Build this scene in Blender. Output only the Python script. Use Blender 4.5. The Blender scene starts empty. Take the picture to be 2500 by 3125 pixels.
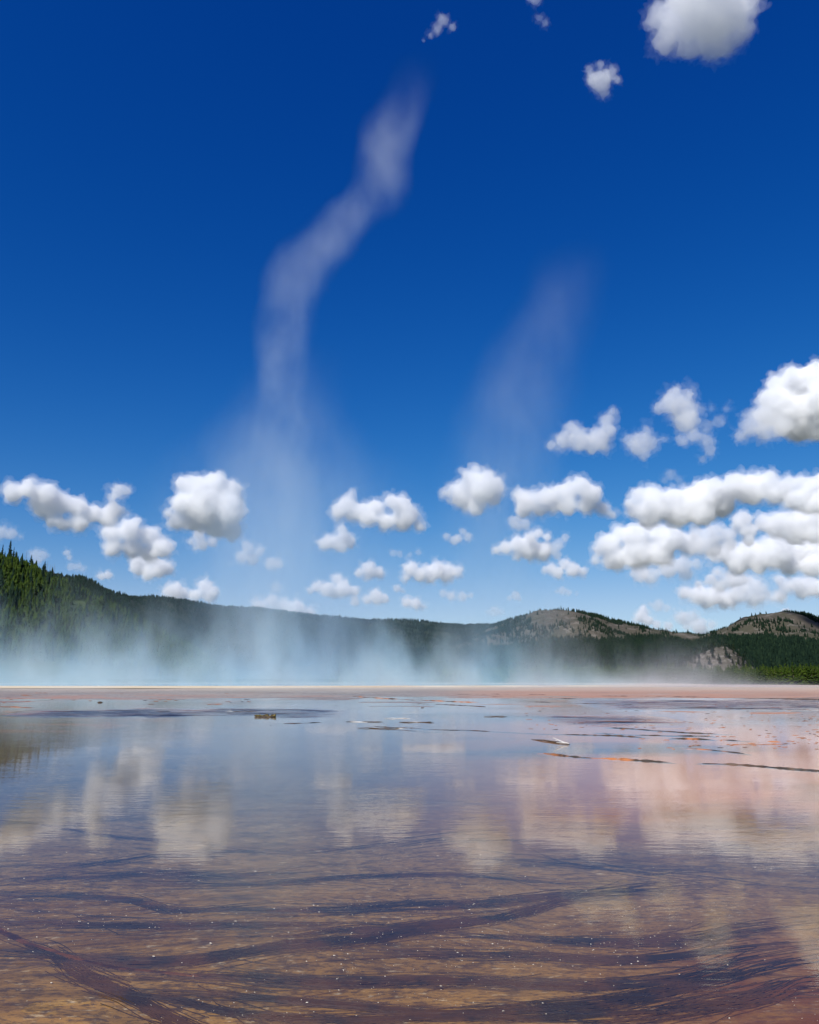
import bpy, math, random
import numpy as np
from mathutils import Vector, Matrix

S = bpy.context.scene
COL = S.collection
R = math.radians

# ------------------------------------------------------------------ camera
F = 2500.0                      # focal length in photo pixels (24 mm lens on a 24 mm wide frame)
EYE = 2.0
PITCH = math.atan((2079 - 1562.5) / F)
SLOPE = 0.0264                  # the runoff apron rises towards the spring
cam = bpy.data.cameras.new('camera')
cam.sensor_fit = 'HORIZONTAL'; cam.sensor_width = 24.0; cam.lens = 24.0
cam.clip_start = 0.1; cam.clip_end = 200000.0
camo = bpy.data.objects.new('camera', cam); COL.objects.link(camo)
camo.location = (0, 0, EYE); camo.rotation_euler = (math.pi / 2 + PITCH, 0, 0)
S.camera = camo

# ------------------------------------------------------------------ world
SUN_EL, SUN_AZ = R(46), R(212)          # azimuth clockwise from +Y: behind the viewer, on the left
w = bpy.data.worlds.new('World'); S.world = w; w.use_nodes = True
nt = w.node_tree; nt.nodes.clear()
sky = nt.nodes.new('ShaderNodeTexSky'); sky.sky_type = 'NISHITA'; sky.sun_disc = False
sky.sun_elevation = SUN_EL; sky.sun_rotation = SUN_AZ
sky.altitude = 2200; sky.air_density = 1.0; sky.dust_density = 0.2; sky.ozone_density = 3.0
hsv = nt.nodes.new('ShaderNodeHueSaturation'); hsv.inputs['Saturation'].default_value = 1.35
bg = nt.nodes.new('ShaderNodeBackground'); bg.inputs[1].default_value = 0.1
out = nt.nodes.new('ShaderNodeOutputWorld')
nt.links.new(sky.outputs[0], hsv.inputs['Color'])
sep = nt.nodes.new('ShaderNodeSeparateColor'); comb = nt.nodes.new('ShaderNodeCombineColor')
nt.links.new(hsv.outputs[0], sep.inputs[0])
# a polariser's deep, even blue over the whole sky
for i, (gain, power, top) in enumerate(((8.0, 1.6, .42), (2.8, 1.42, .72), (1.6, 1.0, 1.2))):
    m0 = nt.nodes.new('ShaderNodeMath'); m0.operation = 'MULTIPLY'; m0.inputs[1].default_value = 0.075
    m1 = nt.nodes.new('ShaderNodeMath'); m1.operation = 'POWER'; m1.inputs[1].default_value = power
    m2 = nt.nodes.new('ShaderNodeMath'); m2.operation = 'MULTIPLY'; m2.inputs[1].default_value = gain * 10
    # soft shoulder towards the pale horizon: top * (1 - exp(-x / top))
    m3 = nt.nodes.new('ShaderNodeMath'); m3.operation = 'MULTIPLY'; m3.inputs[1].default_value = -1 / (top * 10)
    m4 = nt.nodes.new('ShaderNodeMath'); m4.operation = 'EXPONENT'
    m5 = nt.nodes.new('ShaderNodeMath'); m5.operation = 'MULTIPLY_ADD'; m5.inputs[1].default_value = -top * 10; m5.inputs[2].default_value = top * 10
    nt.links.new(sep.outputs[i], m0.inputs[0]); nt.links.new(m0.outputs[0], m1.inputs[0]); nt.links.new(m1.outputs[0], m2.inputs[0])
    nt.links.new(m2.outputs[0], m3.inputs[0]); nt.links.new(m3.outputs[0], m4.inputs[0]); nt.links.new(m4.outputs[0], m5.inputs[0])
    nt.links.new(m5.outputs[0], comb.inputs[i])
nt.links.new(comb.outputs[0], bg.inputs[0]); nt.links.new(bg.outputs[0], out.inputs[0])

sl = bpy.data.lights.new('sun', 'SUN'); sl.energy = 4.9; sl.angle = R(0.53); sl.color = (1.0, 0.97, 0.93)
so = bpy.data.objects.new('sun', sl); COL.objects.link(so)
sd = Vector((math.sin(SUN_AZ) * math.cos(SUN_EL), math.cos(SUN_AZ) * math.cos(SUN_EL), math.sin(SUN_EL)))
so.rotation_euler = sd.to_track_quat('Z', 'Y').to_euler(); so.location = sd * 50

S.view_settings.view_transform = 'Standard'; S.view_settings.look = 'None'
S.view_settings.exposure = 0.22; S.view_settings.gamma = 1.0
S.view_settings.use_curve_mapping = False
cy = S.cycles if hasattr(S, 'cycles') else None
S.render.engine = 'CYCLES'
cy = S.cycles
cy.max_bounces = 24; cy.diffuse_bounces = 3; cy.glossy_bounces = 4; cy.transparent_max_bounces = 256
cy.volume_bounces = 14; cy.transmission_bounces = 4
cy.use_denoising = True
cy.volume_max_steps = 256

# ------------------------------------------------------------------ helpers
CT, ST = math.cos(PITCH), math.sin(PITCH)
def ray(px, py):
    u = (px - 1250) / F; v = (1562.5 - py) / F
    return Vector((u, CT - v * ST, ST + v * CT))          # forward, pitched up, plus the offsets
def at(px, py, Y):
    d = ray(px, py); return Vector((0, 0, EYE)) + d * (Y / d.y)
def pix(x, y, z):
    z = z - EYE; dep = y * CT + z * ST
    return 1250 + F * x / dep, 1562.5 - F * (-y * ST + z * CT) / dep
def on_apron(px, py):
    d = ray(px, py); t = EYE / (SLOPE * d.y - d.z); return Vector((0, 0, EYE)) + d * t

_P = np.random.RandomState(7).permutation(4096)
_G = np.random.RandomState(11).uniform(-1, 1, 4096)
def vnoise(x, y, z):
    xi, yi, zi = np.floor(x).astype(int), np.floor(y).astype(int), np.floor(z).astype(int)
    fx, fy, fz = x - xi, y - yi, z - zi
    fx, fy, fz = [t * t * t * (t * (t * 6 - 15) + 10) for t in (fx, fy, fz)]
    def h(a, b, c): return _G[_P[(_P[(_P[a & 4095] + b) & 4095] + c) & 4095]]
    r = 0
    for i, wx in ((0, 1 - fx), (1, fx)):
        for j, wy in ((0, 1 - fy), (1, fy)):
            for k, wz in ((0, 1 - fz), (1, fz)):
                r = r + h(xi + i, yi + j, zi + k) * wx * wy * wz
    return r
def fbm(x, y, z, o=4, g=0.5):
    a, s, r = 1.0, 0.0, 0.0
    for i in range(o):
        r = r + a * vnoise(x * 2 ** i + 17.3 * i, y * 2 ** i + 5.1 * i, z * 2 ** i + 9.7 * i); s += a; a *= g
    return r / s

def tag(o, label=None, cat=None, group=None, kind=None):
    if label: o['label'] = label
    if cat: o['category'] = cat
    if group: o['group'] = group
    if kind: o['kind'] = kind
    return o
def link(name, me, mat=None, parent=None):
    o = bpy.data.objects.new(name, me); COL.objects.link(o)
    if mat: me.materials.append(mat)
    if parent: o.parent = parent
    return o
def mesh(name, v, f):
    me = bpy.data.meshes.new(name)
    v = np.asarray(v, dtype=np.float32)
    if isinstance(f, np.ndarray):
        n, k = f.shape
        me.vertices.add(len(v)); me.vertices.foreach_set('co', v.ravel())
        me.loops.add(n * k); me.loops.foreach_set('vertex_index', f.astype(np.int32).ravel())
        me.polygons.add(n); me.polygons.foreach_set('loop_start', np.arange(0, n * k, k, dtype=np.int32))
        me.update(calc_edges=True); me.validate()
    else:
        me.from_pydata([tuple(p) for p in v], [], f); me.update()
    return me
def smooth(me):
    me.polygons.foreach_set('use_smooth', [True] * len(me.polygons))
def newmat(name):
    m = bpy.data.materials.new(name); m.use_nodes = True; m.node_tree.nodes.clear(); return m
class NG:
    """tiny helper to write node graphs"""
    def __init__(s, m): s.t = m.node_tree
    def n(s, typ, ins=None, **kw):
        nd = s.t.nodes.new(typ)
        for k, v in kw.items(): setattr(nd, k, v)
        for k, v in (ins or {}).items():
            i = nd.inputs[k]
            if isinstance(v, bpy.types.NodeSocket): s.t.links.new(v, i)
            else: i.default_value = v
        return nd
    def math(s, op, a, b=None, c=None, clamp=False):
        nd = s.n('ShaderNodeMath', {0: a}, operation=op); nd.use_clamp = clamp
        for i, v in ((1, b), (2, c)):
            if v is None: continue
            if isinstance(v, bpy.types.NodeSocket): s.t.links.new(v, nd.inputs[i])
            else: nd.inputs[i].default_value = v
        return nd.outputs[0]
    def mapr(s, v, a, b, c, d, smooth=True):
        nd = s.n('ShaderNodeMapRange', {'Value': v, 'From Min': a, 'From Max': b, 'To Min': c, 'To Max': d})
        nd.interpolation_type = 'SMOOTHSTEP' if smooth else 'LINEAR'
        return nd.outputs[0]
    def mix(s, fac, a, b, blend='MIX'):
        nd = s.t.nodes.new('ShaderNodeMix'); nd.data_type = 'RGBA'; nd.blend_type = blend
        for i, v in ((0, fac), (6, a), (7, b)):
            if isinstance(v, bpy.types.NodeSocket): s.t.links.new(v, nd.inputs[i])
            else: nd.inputs[i].default_value = v if i == 0 else (*v, 1.0)[:4]
        return nd.outputs[2]
    def noise(s, vec, scale, detail=4, rough=0.5, dist=0.0, typ='FBM', out=0):
        nd = s.n('ShaderNodeTexNoise', {'Scale': scale, 'Detail': detail, 'Roughness': rough, 'Distortion': dist})
        nd.noise_type = typ
        if vec is not None: s.t.links.new(vec, nd.inputs['Vector'])
        return nd.outputs[out]
    def mapping(s, vec, scale=(1, 1, 1), loc=(0, 0, 0), rot=(0, 0, 0)):
        return s.n('ShaderNodeMapping', {'Vector': vec, 'Scale': scale, 'Location': loc, 'Rotation': rot}).outputs[0]
    def ramp(s, fac, stops, interp='LINEAR'):
        nd = s.n('ShaderNodeValToRGB', {'Fac': fac}); cr = nd.color_ramp; cr.interpolation = interp
        while len(cr.elements) < len(stops): cr.elements.new(0.5)
        for e, (p, c) in zip(cr.elements, stops): e.position = p; e.color = (*c, 1.0)[:4]
        return nd.outputs[0]
    def out(s, surf=None, vol=None):
        o = s.n('ShaderNodeOutputMaterial')
        if surf: s.t.links.new(surf, o.inputs[0])
        if vol: s.t.links.new(vol, o.inputs[1])
def ico(sub):
    import bmesh
    bm = bmesh.new(); bmesh.ops.create_icosphere(bm, subdivisions=sub, radius=1.0)
    v = np.array([p.co for p in bm.verts]); f = np.array([[q.index for q in p.verts] for p in bm.faces]); bm.free()
    return v, f
ICO2 = ico(2); ICO3 = ico(3)

# ------------------------------------------------------------------ clouds
def cloud_mat(name, dens):
    m = newmat(name); g = NG(m)
    vs = g.n('ShaderNodeVolumeScatter', {'Color': (1, 1, 1, 1), 'Density': dens, 'Anisotropy': 0.0})
    g.out(vol=vs.outputs[0]); return m
REG = {'A': (0, 1400, 800 / 1725), 'B': (500, 1420, 900 / 1725), 'C': (1300, 1400, 600 / 1725),
       'D': (1780, 1400, 720 / 1725), 'E': (1600, 1080, 900 / 1725), 'T': (1200, 0, 1300 / 1725)}
def remesh(v, f, vox, it):
    me = mesh('c', v, f); o = bpy.data.objects.new('tmp', me); TMP.objects.link(o)
    md = o.modifiers.new('r', 'REMESH'); md.mode = 'VOXEL'; md.voxel_size = vox; md.adaptivity = 0
    if it: sm_ = o.modifiers.new('s', 'SMOOTH'); sm_.iterations = it; sm_.factor = .5
    dg = bpy.context.evaluated_depsgraph_get(); m2 = bpy.data.meshes.new_from_object(o.evaluated_get(dg))
    bpy.data.objects.remove(o); bpy.data.meshes.remove(me); return m2
TMP = bpy.data.collections.new('tmp'); COL.children.link(TMP)
def build_cloud(reg, puffs, label, mfp=14.0, rag=1.0, seed=0, base=1300.0):
    rs = np.random.RandomState(seed + 100)
    ox, oy, k = REG[reg]
    P = np.array([(ox + x * k, oy + y * k, r * k) for x, y, r in puffs], dtype=float)
    x0, x1 = (P[:, 0] - P[:, 2]).min(), (P[:, 0] + P[:, 2]).max(); y0, y1 = (P[:, 1] - P[:, 2]).min(), (P[:, 1] + P[:, 2]).max()
    cx, cyy = (x0 + x1) / 2, (y0 + y1) / 2; size = math.sqrt((x1 - x0) * (y1 - y0)); sc = min(1.0, max(.3, np.median(P[:, 2]) / 30))
    d = ray(cx, y1); Y = min(38000.0, max(1500.0, base / max(d.z / d.y, 0.012)))
    vox = min(3.4, max(1.4, size / 64))
    # pixel units: x right, y up, z towards the viewer
    bl = []
    for (x, y, r) in P:
        dz = rs.normal(0, 0.4) * r; bl.append((x, -y, dz, r * .97))
        for _ in range(int(9 + r / 4)):
            v = rs.normal(size=3); v /= np.linalg.norm(v)
            if v[1] < -0.2 and rs.rand() < 0.75: v[1] *= -1
            rr = r * rs.uniform(0.25, 0.5); q = np.array((x, -y, dz)) + v * (r - rr * 0.68); bl.append((*q, rr))
            for _ in range(3 if rr > 4 else 0):
                u = rs.normal(size=3) + v * 1.1; u /= np.linalg.norm(u); r3 = rr * rs.uniform(0.3, 0.55); bl.append((*(q + u * (rr - r3 * 0.4)), r3))
    V, Fc, n = [], [], 0
    iv, fi = ICO2
    for (x, y, z, r) in bl: V.append(iv * r + (x, y, z)); Fc.append(fi + n); n += len(iv)
    m2 = remesh(np.vstack(V), np.vstack(Fc), vox, 1)
    nv = len(m2.vertices); co = np.empty(nv * 3, np.float32); m2.vertices.foreach_get('co', co); co = co.reshape(-1, 3).astype(float)
    no = np.empty(nv * 3, np.float32); m2.vertices.foreach_get('normal', no); no = no.reshape(-1, 3).astype(float)
    nf = len(m2.polygons); li = np.empty(len(m2.loops), np.int32); m2.loops.foreach_get('vertex_index', li); fq = li.reshape(nf, -1)
    bpy.data.meshes.remove(m2)
    X, Yp, Z = co.T; VV, FF, MI = [], [], []
    c = at(cx, cyy, Y); eye = Vector((0, 0, EYE)); dist = (c - eye).length
    pxm = dist / (F * ray(cx, cyy).length)                     # metres per photo pixel at the cloud
    pxm *= 1.0
    fw = (c - eye).normalized(); rt = fw.cross(Vector((0, 0, 1))).normalized(); up = rt.cross(fw)
    M = np.array([[rt.x, up.x, -fw.x], [rt.y, up.y, -fw.y], [rt.z, up.z, -fw.z]]) * pxm
    mats = []
    for si, (off, rg, L, dn) in enumerate(((-6.5, .7, 26, .50), (-2.0, 1.3, 17, .24), (2.5, 2.2, 11, .085))):
        off *= sc; rg *= rag * sc; L *= max(sc, .5)
        am = off + rg * (9 * fbm(X / L / 1.6 + seed, Yp / L / 1.6, Z / L / 1.6, 2) + 7 * fbm(X / L * 1.7 + si * 9, Yp / L * 1.7, Z / L * 1.7 + seed, 3, .6))
        w3 = np.stack([fbm(X / L + 40, Yp / L + si, Z / L, 3, .6), fbm(X / L + si, Yp / L + 70, Z / L, 3, .6), fbm(X / L, Yp / L, Z / L + 90 + si, 3, .6)], 1)
        q = co + no * am[:, None] + w3 * rg * 5.5
        m3 = remesh(q, fq, vox * (1.0 if si else 1.5), 0 if si else 1)                    # clears the folds the noise made
        qv = np.empty(len(m3.vertices) * 3, np.float32); m3.vertices.foreach_get('co', qv); qv = qv.reshape(-1, 3)
        ql = np.empty(len(m3.loops), np.int32); m3.loops.foreach_get('vertex_index', ql); ql = ql.reshape(-1, 4); bpy.data.meshes.remove(m3)
        VV.append((qv - np.array((cx, -cyy, 0.0))) @ M.T); FF.append(ql + sum(len(z_) for z_ in VV[:-1])); MI.append(np.full(len(ql), si, np.int32))
        mats.append(cloud_mat('cloud_vapour', dn / (mfp * pxm)))
    me = mesh('cloud', np.vstack(VV), np.vstack(FF))
    o = link('cloud', me)
    for mt in mats: me.materials.append(mt)
    mi = np.concatenate(MI)
    if len(me.polygons) == len(mi): me.polygons.foreach_set('material_index', mi)
    me.update()
    o.location = c
    return tag(o, label, 'cloud', 'cumulus clouds')
W = 34.0
CLOUDS = [
 ('A', [(110,250,75),(200,220,70),(310,240,80),(400,300,80),(500,310,75),(600,350,70),(520,420,70),(420,430,60),(300,320,95),(350,420,50),(680,370,65),(720,320,60)], 'long white cumulus above the left hill, rising to its left end', 13, 1),
 ('A', [(740,260,42),(770,210,58),(820,210,46),(750,330,55),(790,350,50),(740,400,60)], 'upright knob of cloud joined to the right end of the long left cumulus', 24, 1.2),
 ('A', [(890,415,44),(740,500,70),(850,480,80),(980,510,78),(1050,540,55),(760,600,66),(880,600,72),(1060,590,70),(1110,560,45),(980,620,70)], 'broad layered cumulus with a small bright knob, left of the big round cloud', 13, 1),
 ('A', [(920,710,72),(1040,720,75),(1100,720,50),(980,760,50),(900,680,40),(1000,680,50)], 'flat cloud lobe hanging lowest under the layered left cumulus', 14, 1),
 ('A', [(1200,180,62),(1290,200,90),(1400,180,90),(1430,140,52),(1500,230,95),(1220,300,95),(1350,320,130),(1500,340,110),(1170,430,60),(1120,370,35),(1280,420,80),(1430,440,95),(1530,470,75)], 'big round bright cumulus left of the tall steam column', 12, 1),
 ('A', [(1310,500,50),(1330,560,50),(1260,550,34),(1400,545,45),(1290,590,25)], 'ragged scrap of cloud under the big round cumulus', 20, 1.3),
 ('A', [(1150,870,62),(1100,880,42),(1210,890,52),(1180,910,55)], 'left one of two twin domes of cloud low over the wooded ridge', 14, 1),
 ('A', [(1350,845,56),(1390,880,56),(1330,830,40),(1290,900,50),(1380,910,50)], 'right one of two twin domes of cloud low over the wooded ridge', 13, 1),
 ('A', [(440,620,28),(460,650,25)], 'tiny cloud between the left hill crest and the long cumulus', 26, 1.2),
 ('A', [(470,715,32),(510,710,32),(540,725,25)], 'faint grey flat cloud above the left end of the long ridge', 40, 1.3),
 ('A', [(670,775,32),(710,765,34)], 'small white puff between the grey flat cloud and the lowest lobe', 16, 1),
 ('A', [(230,635,45),(270,640,45),(250,670,35)], 'pale thin cloud right behind the left crest pines', 45, 1.3),
 ('A', [(0,490,60),(60,495,50),(125,505,24),(-40,480,60)], 'pale cloud cut by the left edge above the crest pines', 45, 1.2),
 ('B', [(1095,165,34),(1075,230,60),(1020,275,55),(1150,275,62),(1230,250,62),(1330,205,48),(1390,235,68),(1440,285,62),(1500,355,42),(1400,335,60),(1300,335,60),(1200,315,55),(1100,290,50)], 'arch-backed cumulus right of the tall steam column with two humps', 13, 1),
 ('B', [(1040,375,38),(1050,410,40),(1085,445,50),(1010,455,50),(940,460,50),(960,425,30),(1040,480,40)], 'hooked small cumulus under the arch-backed one', 15, 1.1),
 ('B', [(490,480,45),(460,540,48),(520,550,50),(560,500,35)], 'pale puff veiled by the steam, below the big round cumulus', 30, 1.1),
 ('B', [(630,575,48),(675,580,32)], 'pale flat puff veiled by the steam, right of the other veiled one', 30, 1.1),
 ('B', [(1010,665,40),(900,710,40),(960,725,52),(1050,725,56),(1115,740,40),(860,735,26),(1010,745,40)], 'white cumulus with one tall knob, middle of the low row', 13, 1),
 ('B', [(1200,610,50),(1145,630,34),(1255,630,46),(1200,640,40)], 'oval white puff above the knobbed low cumulus', 14, 1),
 ('B', [(1445,605,52),(1420,650,34),(1500,640,52)], 'left half of the white pair right of the oval puff', 13, 1),
 ('B', [(1590,620,60),(1660,625,58),(1715,625,40),(1560,650,45),(1640,655,40)], 'right half of the white pair right of the oval puff', 14, 1),
 ('B', [(1240,765,46),(1190,785,36),(1290,780,36),(1120,795,35),(1250,790,35)], 'low cloud with grey left tail right of the knobbed cumulus', 15, 1),
 ('B', [(1365,722,30),(1395,735,20)], 'tiny white puff below the white pair', 20, 1.1),
 ('B', [(1420,802,38),(1475,812,40),(1515,828,22)], 'small loaf-shaped cloud below the tiny puff', 15, 1),
 ('B', [(560,825,50),(625,795,46),(640,850,50),(530,840,30)], 'left part of the cloud bank on the ridge behind the steam', 16, 1),
 ('B', [(700,830,55),(775,840,60),(850,870,45),(740,870,50)], 'right part of the cloud bank on the ridge behind the steam', 16, 1),
 ('B', [(660,715,40),(640,740,25)], 'faint scrap of cloud in the steam above the ridge bank', 60, 1.3),
 ('B', [(1340,515,26),(1380,520,24),(1490,510,24),(1440,525,20)], 'thin grey streak of cloud below the arch-backed cumulus', 50, 1.4),
 ('C', [(440,95,58),(400,180,100),(250,280,85),(165,300,48),(330,340,125),(500,250,150),(440,420,90),(600,240,95),(590,350,85)], 'round ragged cumulus at the foot of the second steam column', 17, 1.1),
 ('C', [(830,300,80),(900,370,110),(1050,330,95),(1150,300,85),(1250,285,90),(1360,250,92),(1440,320,110),(1400,420,90),(1540,450,72),(1620,510,48),(1230,420,95),(1000,450,75),(860,450,80),(1120,410,80)], 'long humped cumulus right of the second steam column', 14, 1),
 ('C', [(780,560,70),(870,575,62),(820,600,50)], 'dull small cloud tucked below the long humped cumulus', 30, 1.1),
 ('C', [(990,655,52),(920,690,62),(1070,690,48),(800,750,80),(700,780,70),(620,800,48),(900,790,110),(1020,820,90),(800,850,50)], 'bright peaked cumulus above the middle hill', 12, 1),
 ('C', [(1120,790,70),(1220,700,48),(1170,750,50),(1150,850,50)], 'grey ragged shoulder on the right of the bright peaked cumulus', 30, 1.3),
 ('C', [(1220,930,60),(1100,960,60),(1050,970,42),(1160,1000,60),(1290,980,72),(1370,1000,48)], 'flat-based white cloud right under the bright peaked cumulus', 14, 1),
 ('C', [(325,640,36),(370,690,48),(250,715,54),(180,680,42),(290,700,40)], 'small dull saddle-shaped cloud in the second steam column', 26, 1.2),
 ('C', [(150,1180,40),(220,1205,52),(320,1210,52),(390,1205,34)], 'thin loaf of cloud in the steam left of the middle hill', 28, 1.1),
 ('C', [(790,1205,46),(820,1230,32),(730,1225,30)], 'small pale puff over the left slope of the middle hill', 30, 1.1),
 ('C', [(1200,1160,46),(1250,1175,38),(1150,1165,28),(1320,1185,20)], 'small grey cloud over the summit of the middle hill', 40, 1.2),
 ('C', [(600,1340,55),(660,1350,36),(540,1345,30)], 'faint low cloud touching the left slope of the middle hill', 60, 1.2),
 ('D', [(350,290,50),(430,230,72),(400,350,75),(520,230,75),(560,330,125),(680,270,85),(700,380,130),(840,330,150),(880,215,72),(960,230,82),(1000,330,120),(1100,215,92),(1200,250,125),(1320,215,90),(1360,290,90),(860,410,100),(480,420,80)], 'long massive cumulus at the right, uppermost of the crowded group', 13, 1),
 ('D', [(1530,170,72),(1620,170,62),(1500,240,62),(1560,290,92),(1680,250,105),(1740,180,80),(1740,330,100),(1640,350,70),(1830,260,120)], 'white towering cloud at the right edge beside the long massive one', 14, 1),
 ('D', [(280,540,72),(120,660,56),(90,730,50),(200,620,92),(230,730,100),(380,560,100),(480,530,62),(560,560,90),(400,690,125),(640,600,100),(560,690,110),(760,640,90)], 'wide pillowy cumulus left of centre in the crowded right group', 13, 1),
 ('D', [(850,550,78),(950,560,90),(950,640,90),(1050,570,80),(860,640,80),(1060,640,60)], 'grey middle lobe linking the two wide cumulus on the right', 22, 1.1),
 ('D', [(420,830,80),(500,855,72),(620,800,85),(720,780,75),(740,850,60),(820,775,48)], 'dull grey underside cloud beneath the pillowy cumulus', 26, 1.2),
 ('D', [(1170,440,72),(1120,480,44),(1220,530,60),(1200,600,52),(1170,520,55)], 'bright white pillar of cloud amid the crowded right group', 12, 1),
 ('D', [(1350,450,82),(1450,480,110),(1600,480,125),(1720,450,110),(1840,470,120),(1540,560,80),(1680,570,80)], 'broad grey-white cloud deck right of the bright pillar', 15, 1),
 ('D', [(1000,680,72),(1100,680,100),(1250,690,120),(1150,760,90),(1420,690,130),(1600,690,140),(1730,680,125),(1300,780,70),(1500,790,80),(1650,800,90),(1740,850,60),(1860,720,130)], 'widest dark-bottomed cumulus of the crowded right group', 13, 1),
 ('D', [(990,830,46),(940,880,52),(850,910,34),(1080,890,72),(1150,890,62),(1000,930,60)], 'broken bright cloud tops above the flat-based cumulus near the right hill', 16, 1.3),
 ('D', [(760,980,62),(850,1000,82),(950,1010,82),(1030,1035,78),(1080,1060,46),(900,1055,60)], 'flat-based cumulus with dark base left of the right hill', 13, 1),
 ('D', [(1230,930,80),(1300,950,52),(1150,980,88),(1250,1020,78),(1330,1000,45)], 'soft grey cloud right behind the flat-based cumulus', 20, 1.1),
 ('D', [(1460,880,52),(1500,930,62),(1580,920,72),(1660,940,82),(1740,960,80),(1600,980,62),(1450,1000,58),(1400,1010,40),(1840,960,90)], 'low cumulus over the right hill at the right edge', 14, 1),
 ('D', [(440,1105,42),(430,1155,56),(470,1185,46),(390,1175,32)], 'small upright puff in the gap between the two bald hills', 13, 1),
 ('D', [(540,1215,40),(620,1225,40)], 'low puff right beside the upright puff between the hills', 18, 1),
 ('D', [(740,1165,66),(800,1155,52),(690,1160,40)], 'grey flat cloud in the gap left of the right hill', 28, 1.2),
 ('D', [(840,1225,66),(930,1220,40),(760,1225,40),(860,1265,55),(600,1270,40)], 'pale cloud streak resting low in the gap between the hills', 24, 1.1),
 ('D', [(1485,1135,44),(1450,1150,25),(1520,1150,25)], 'white tip of cloud peeping over the right hill summit', 13, 1),
 ('D', [(550,1075,50),(610,1095,36),(500,1065,25),(660,1100,18)], 'thin dark cloud scrap above the upright puff', 40, 1.3),
 ('D', [(640,120,50),(700,160,40),(600,150,35),(740,190,25)], 'thin torn veil of cloud above the long massive cumulus', 90, 1.6),
 ('E', [(515,350,30),(490,400,48),(280,440,52),(230,500,60),(330,510,72),(430,510,72),(490,460,48),(390,560,48),(470,560,38),(165,520,36)], 'ragged small cloud with an upturned right end, left of three high ones', 32, 1.5),
 ('E', [(690,520,72),(650,540,52),(620,500,42),(740,530,52),(700,580,46),(695,615,24),(810,505,24),(720,450,36)], 'ragged small cloud with a dangling tail, middle of three high ones', 46, 1.6),
 ('E', [(890,235,50),(960,245,46),(870,290,70),(930,330,82),(935,400,76),(800,310,42)], 'ragged cloud with bright lower body, tallest of three high ones', 34, 1.5),
 ('E', [(1070,520,46),(1080,575,42),(1050,490,34),(1000,480,50),(930,500,45),(1030,620,28)], 'thin tail of cloud hanging below the tallest high one', 48, 1.4),
 ('E', [(1040,330,34),(1100,320,28),(1180,330,28),(1140,400,44),(1070,420,45),(1200,290,16)], 'wispy veil between the tallest high cloud and the big right one', 100, 1.6),
 ('E', [(1590,105,60),(1500,150,56),(1600,220,130),(1490,260,100),(1700,150,95),(1740,300,130),(1560,350,125),(1600,420,105),(1720,430,105),(1450,330,80),(1840,260,140)], 'big bright cumulus cut by the right edge halfway up', 13, 1),
 ('E', [(1400,360,66),(1340,420,62),(1280,470,46),(1400,460,72),(1330,350,40),(1480,440,80)], 'lower left ragged foot of the big right-edge cumulus', 40, 1.5),
 ('T', [(200,85,25),(180,115,22),(150,138,16),(122,155,10),(240,112,18)], 'small torn cloud shaped like a wing near the top', 55, 1.6),
 ('T', [(590,70,16),(612,90,20),(580,5,26),(560,-10,24)], 'faint torn scraps of cloud at the top edge', 70, 1.5),
 ('T', [(1090,20,60),(1180,50,100),(1300,60,120),(1400,60,60),(1425,95,40),(1100,120,56),(1200,150,70),(1300,160,85),(1370,150,66),(1250,-20,120),(1340,200,34)], 'large ragged cumulus at the top edge on the right', 60, 1.6),
 ('T', [(845,268,18),(800,280,20),(840,330,48),(880,305,28),(905,332,20),(850,375,24),(810,310,26)], 'small star-shaped ragged cloud below the large top right one', 48, 1.6),
]
for i, (rg, pf, lb, mf, rag) in enumerate(CLOUDS): build_cloud(rg, pf, lb, mf, rag, seed=i)
bpy.data.collections.remove(TMP)
# ------------------------------------------------------------------ land: numbers shared by everything that stands on it
RIM_Y, RIM_Z = 58.0, SLOPE * 58.0
POOL_C, POOL_R = (-22.0, 117.5), 58.0
def sstep(a, b, x):
    t = np.clip((np.asarray(x, float) - a) / (b - a), 0, 1); return t * t * (3 - 2 * t)
def apron_z(x, y):
    """height of the runoff apron and of the flat behind it"""
    x = np.asarray(x, float); y = np.asarray(y, float)
    up = SLOPE * np.minimum(y, RIM_Y)
    k = sstep(54, 62, y)
    up = up * (1 - k) + (RIM_Z - 0.012) * k
    return up - sstep(62, 300, y) * (RIM_Z + 1.25) * sstep(POOL_R + 2, POOL_R + 60, np.hypot(x - POOL_C[0], y - POOL_C[1]))
def gz(x, y): return float(apron_z(x, y))

def polar(name, rings, azs, zf):
    rr, aa = np.meshgrid(rings, azs, indexing='ij'); x = rr * np.sin(aa); y = rr * np.cos(aa)
    v = np.stack([x, y, zf(x, y)], -1).reshape(-1, 3); n, m = rr.shape
    i = np.arange((n - 1) * m).reshape(n - 1, m); j = np.roll(i, -1, axis=1)
    f = np.stack([i, j, j + m, i + m], -1).reshape(-1, 4)
    me = mesh(name, v, f[:, ::-1]); smooth(me); return me
def gridmesh(name, xs, ys, zf):
    x, y = np.meshgrid(xs, ys, indexing='ij'); v = np.stack([x, y, zf(x, y)], -1).reshape(-1, 3)
    n, m = x.shape; i = (np.arange(n - 1)[:, None] * m + np.arange(m - 1)[None]).ravel()
    f = np.stack([i, i + m, i + m + 1, i + 1], -1); me = mesh(name, v, f); smooth(me); return me

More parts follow.
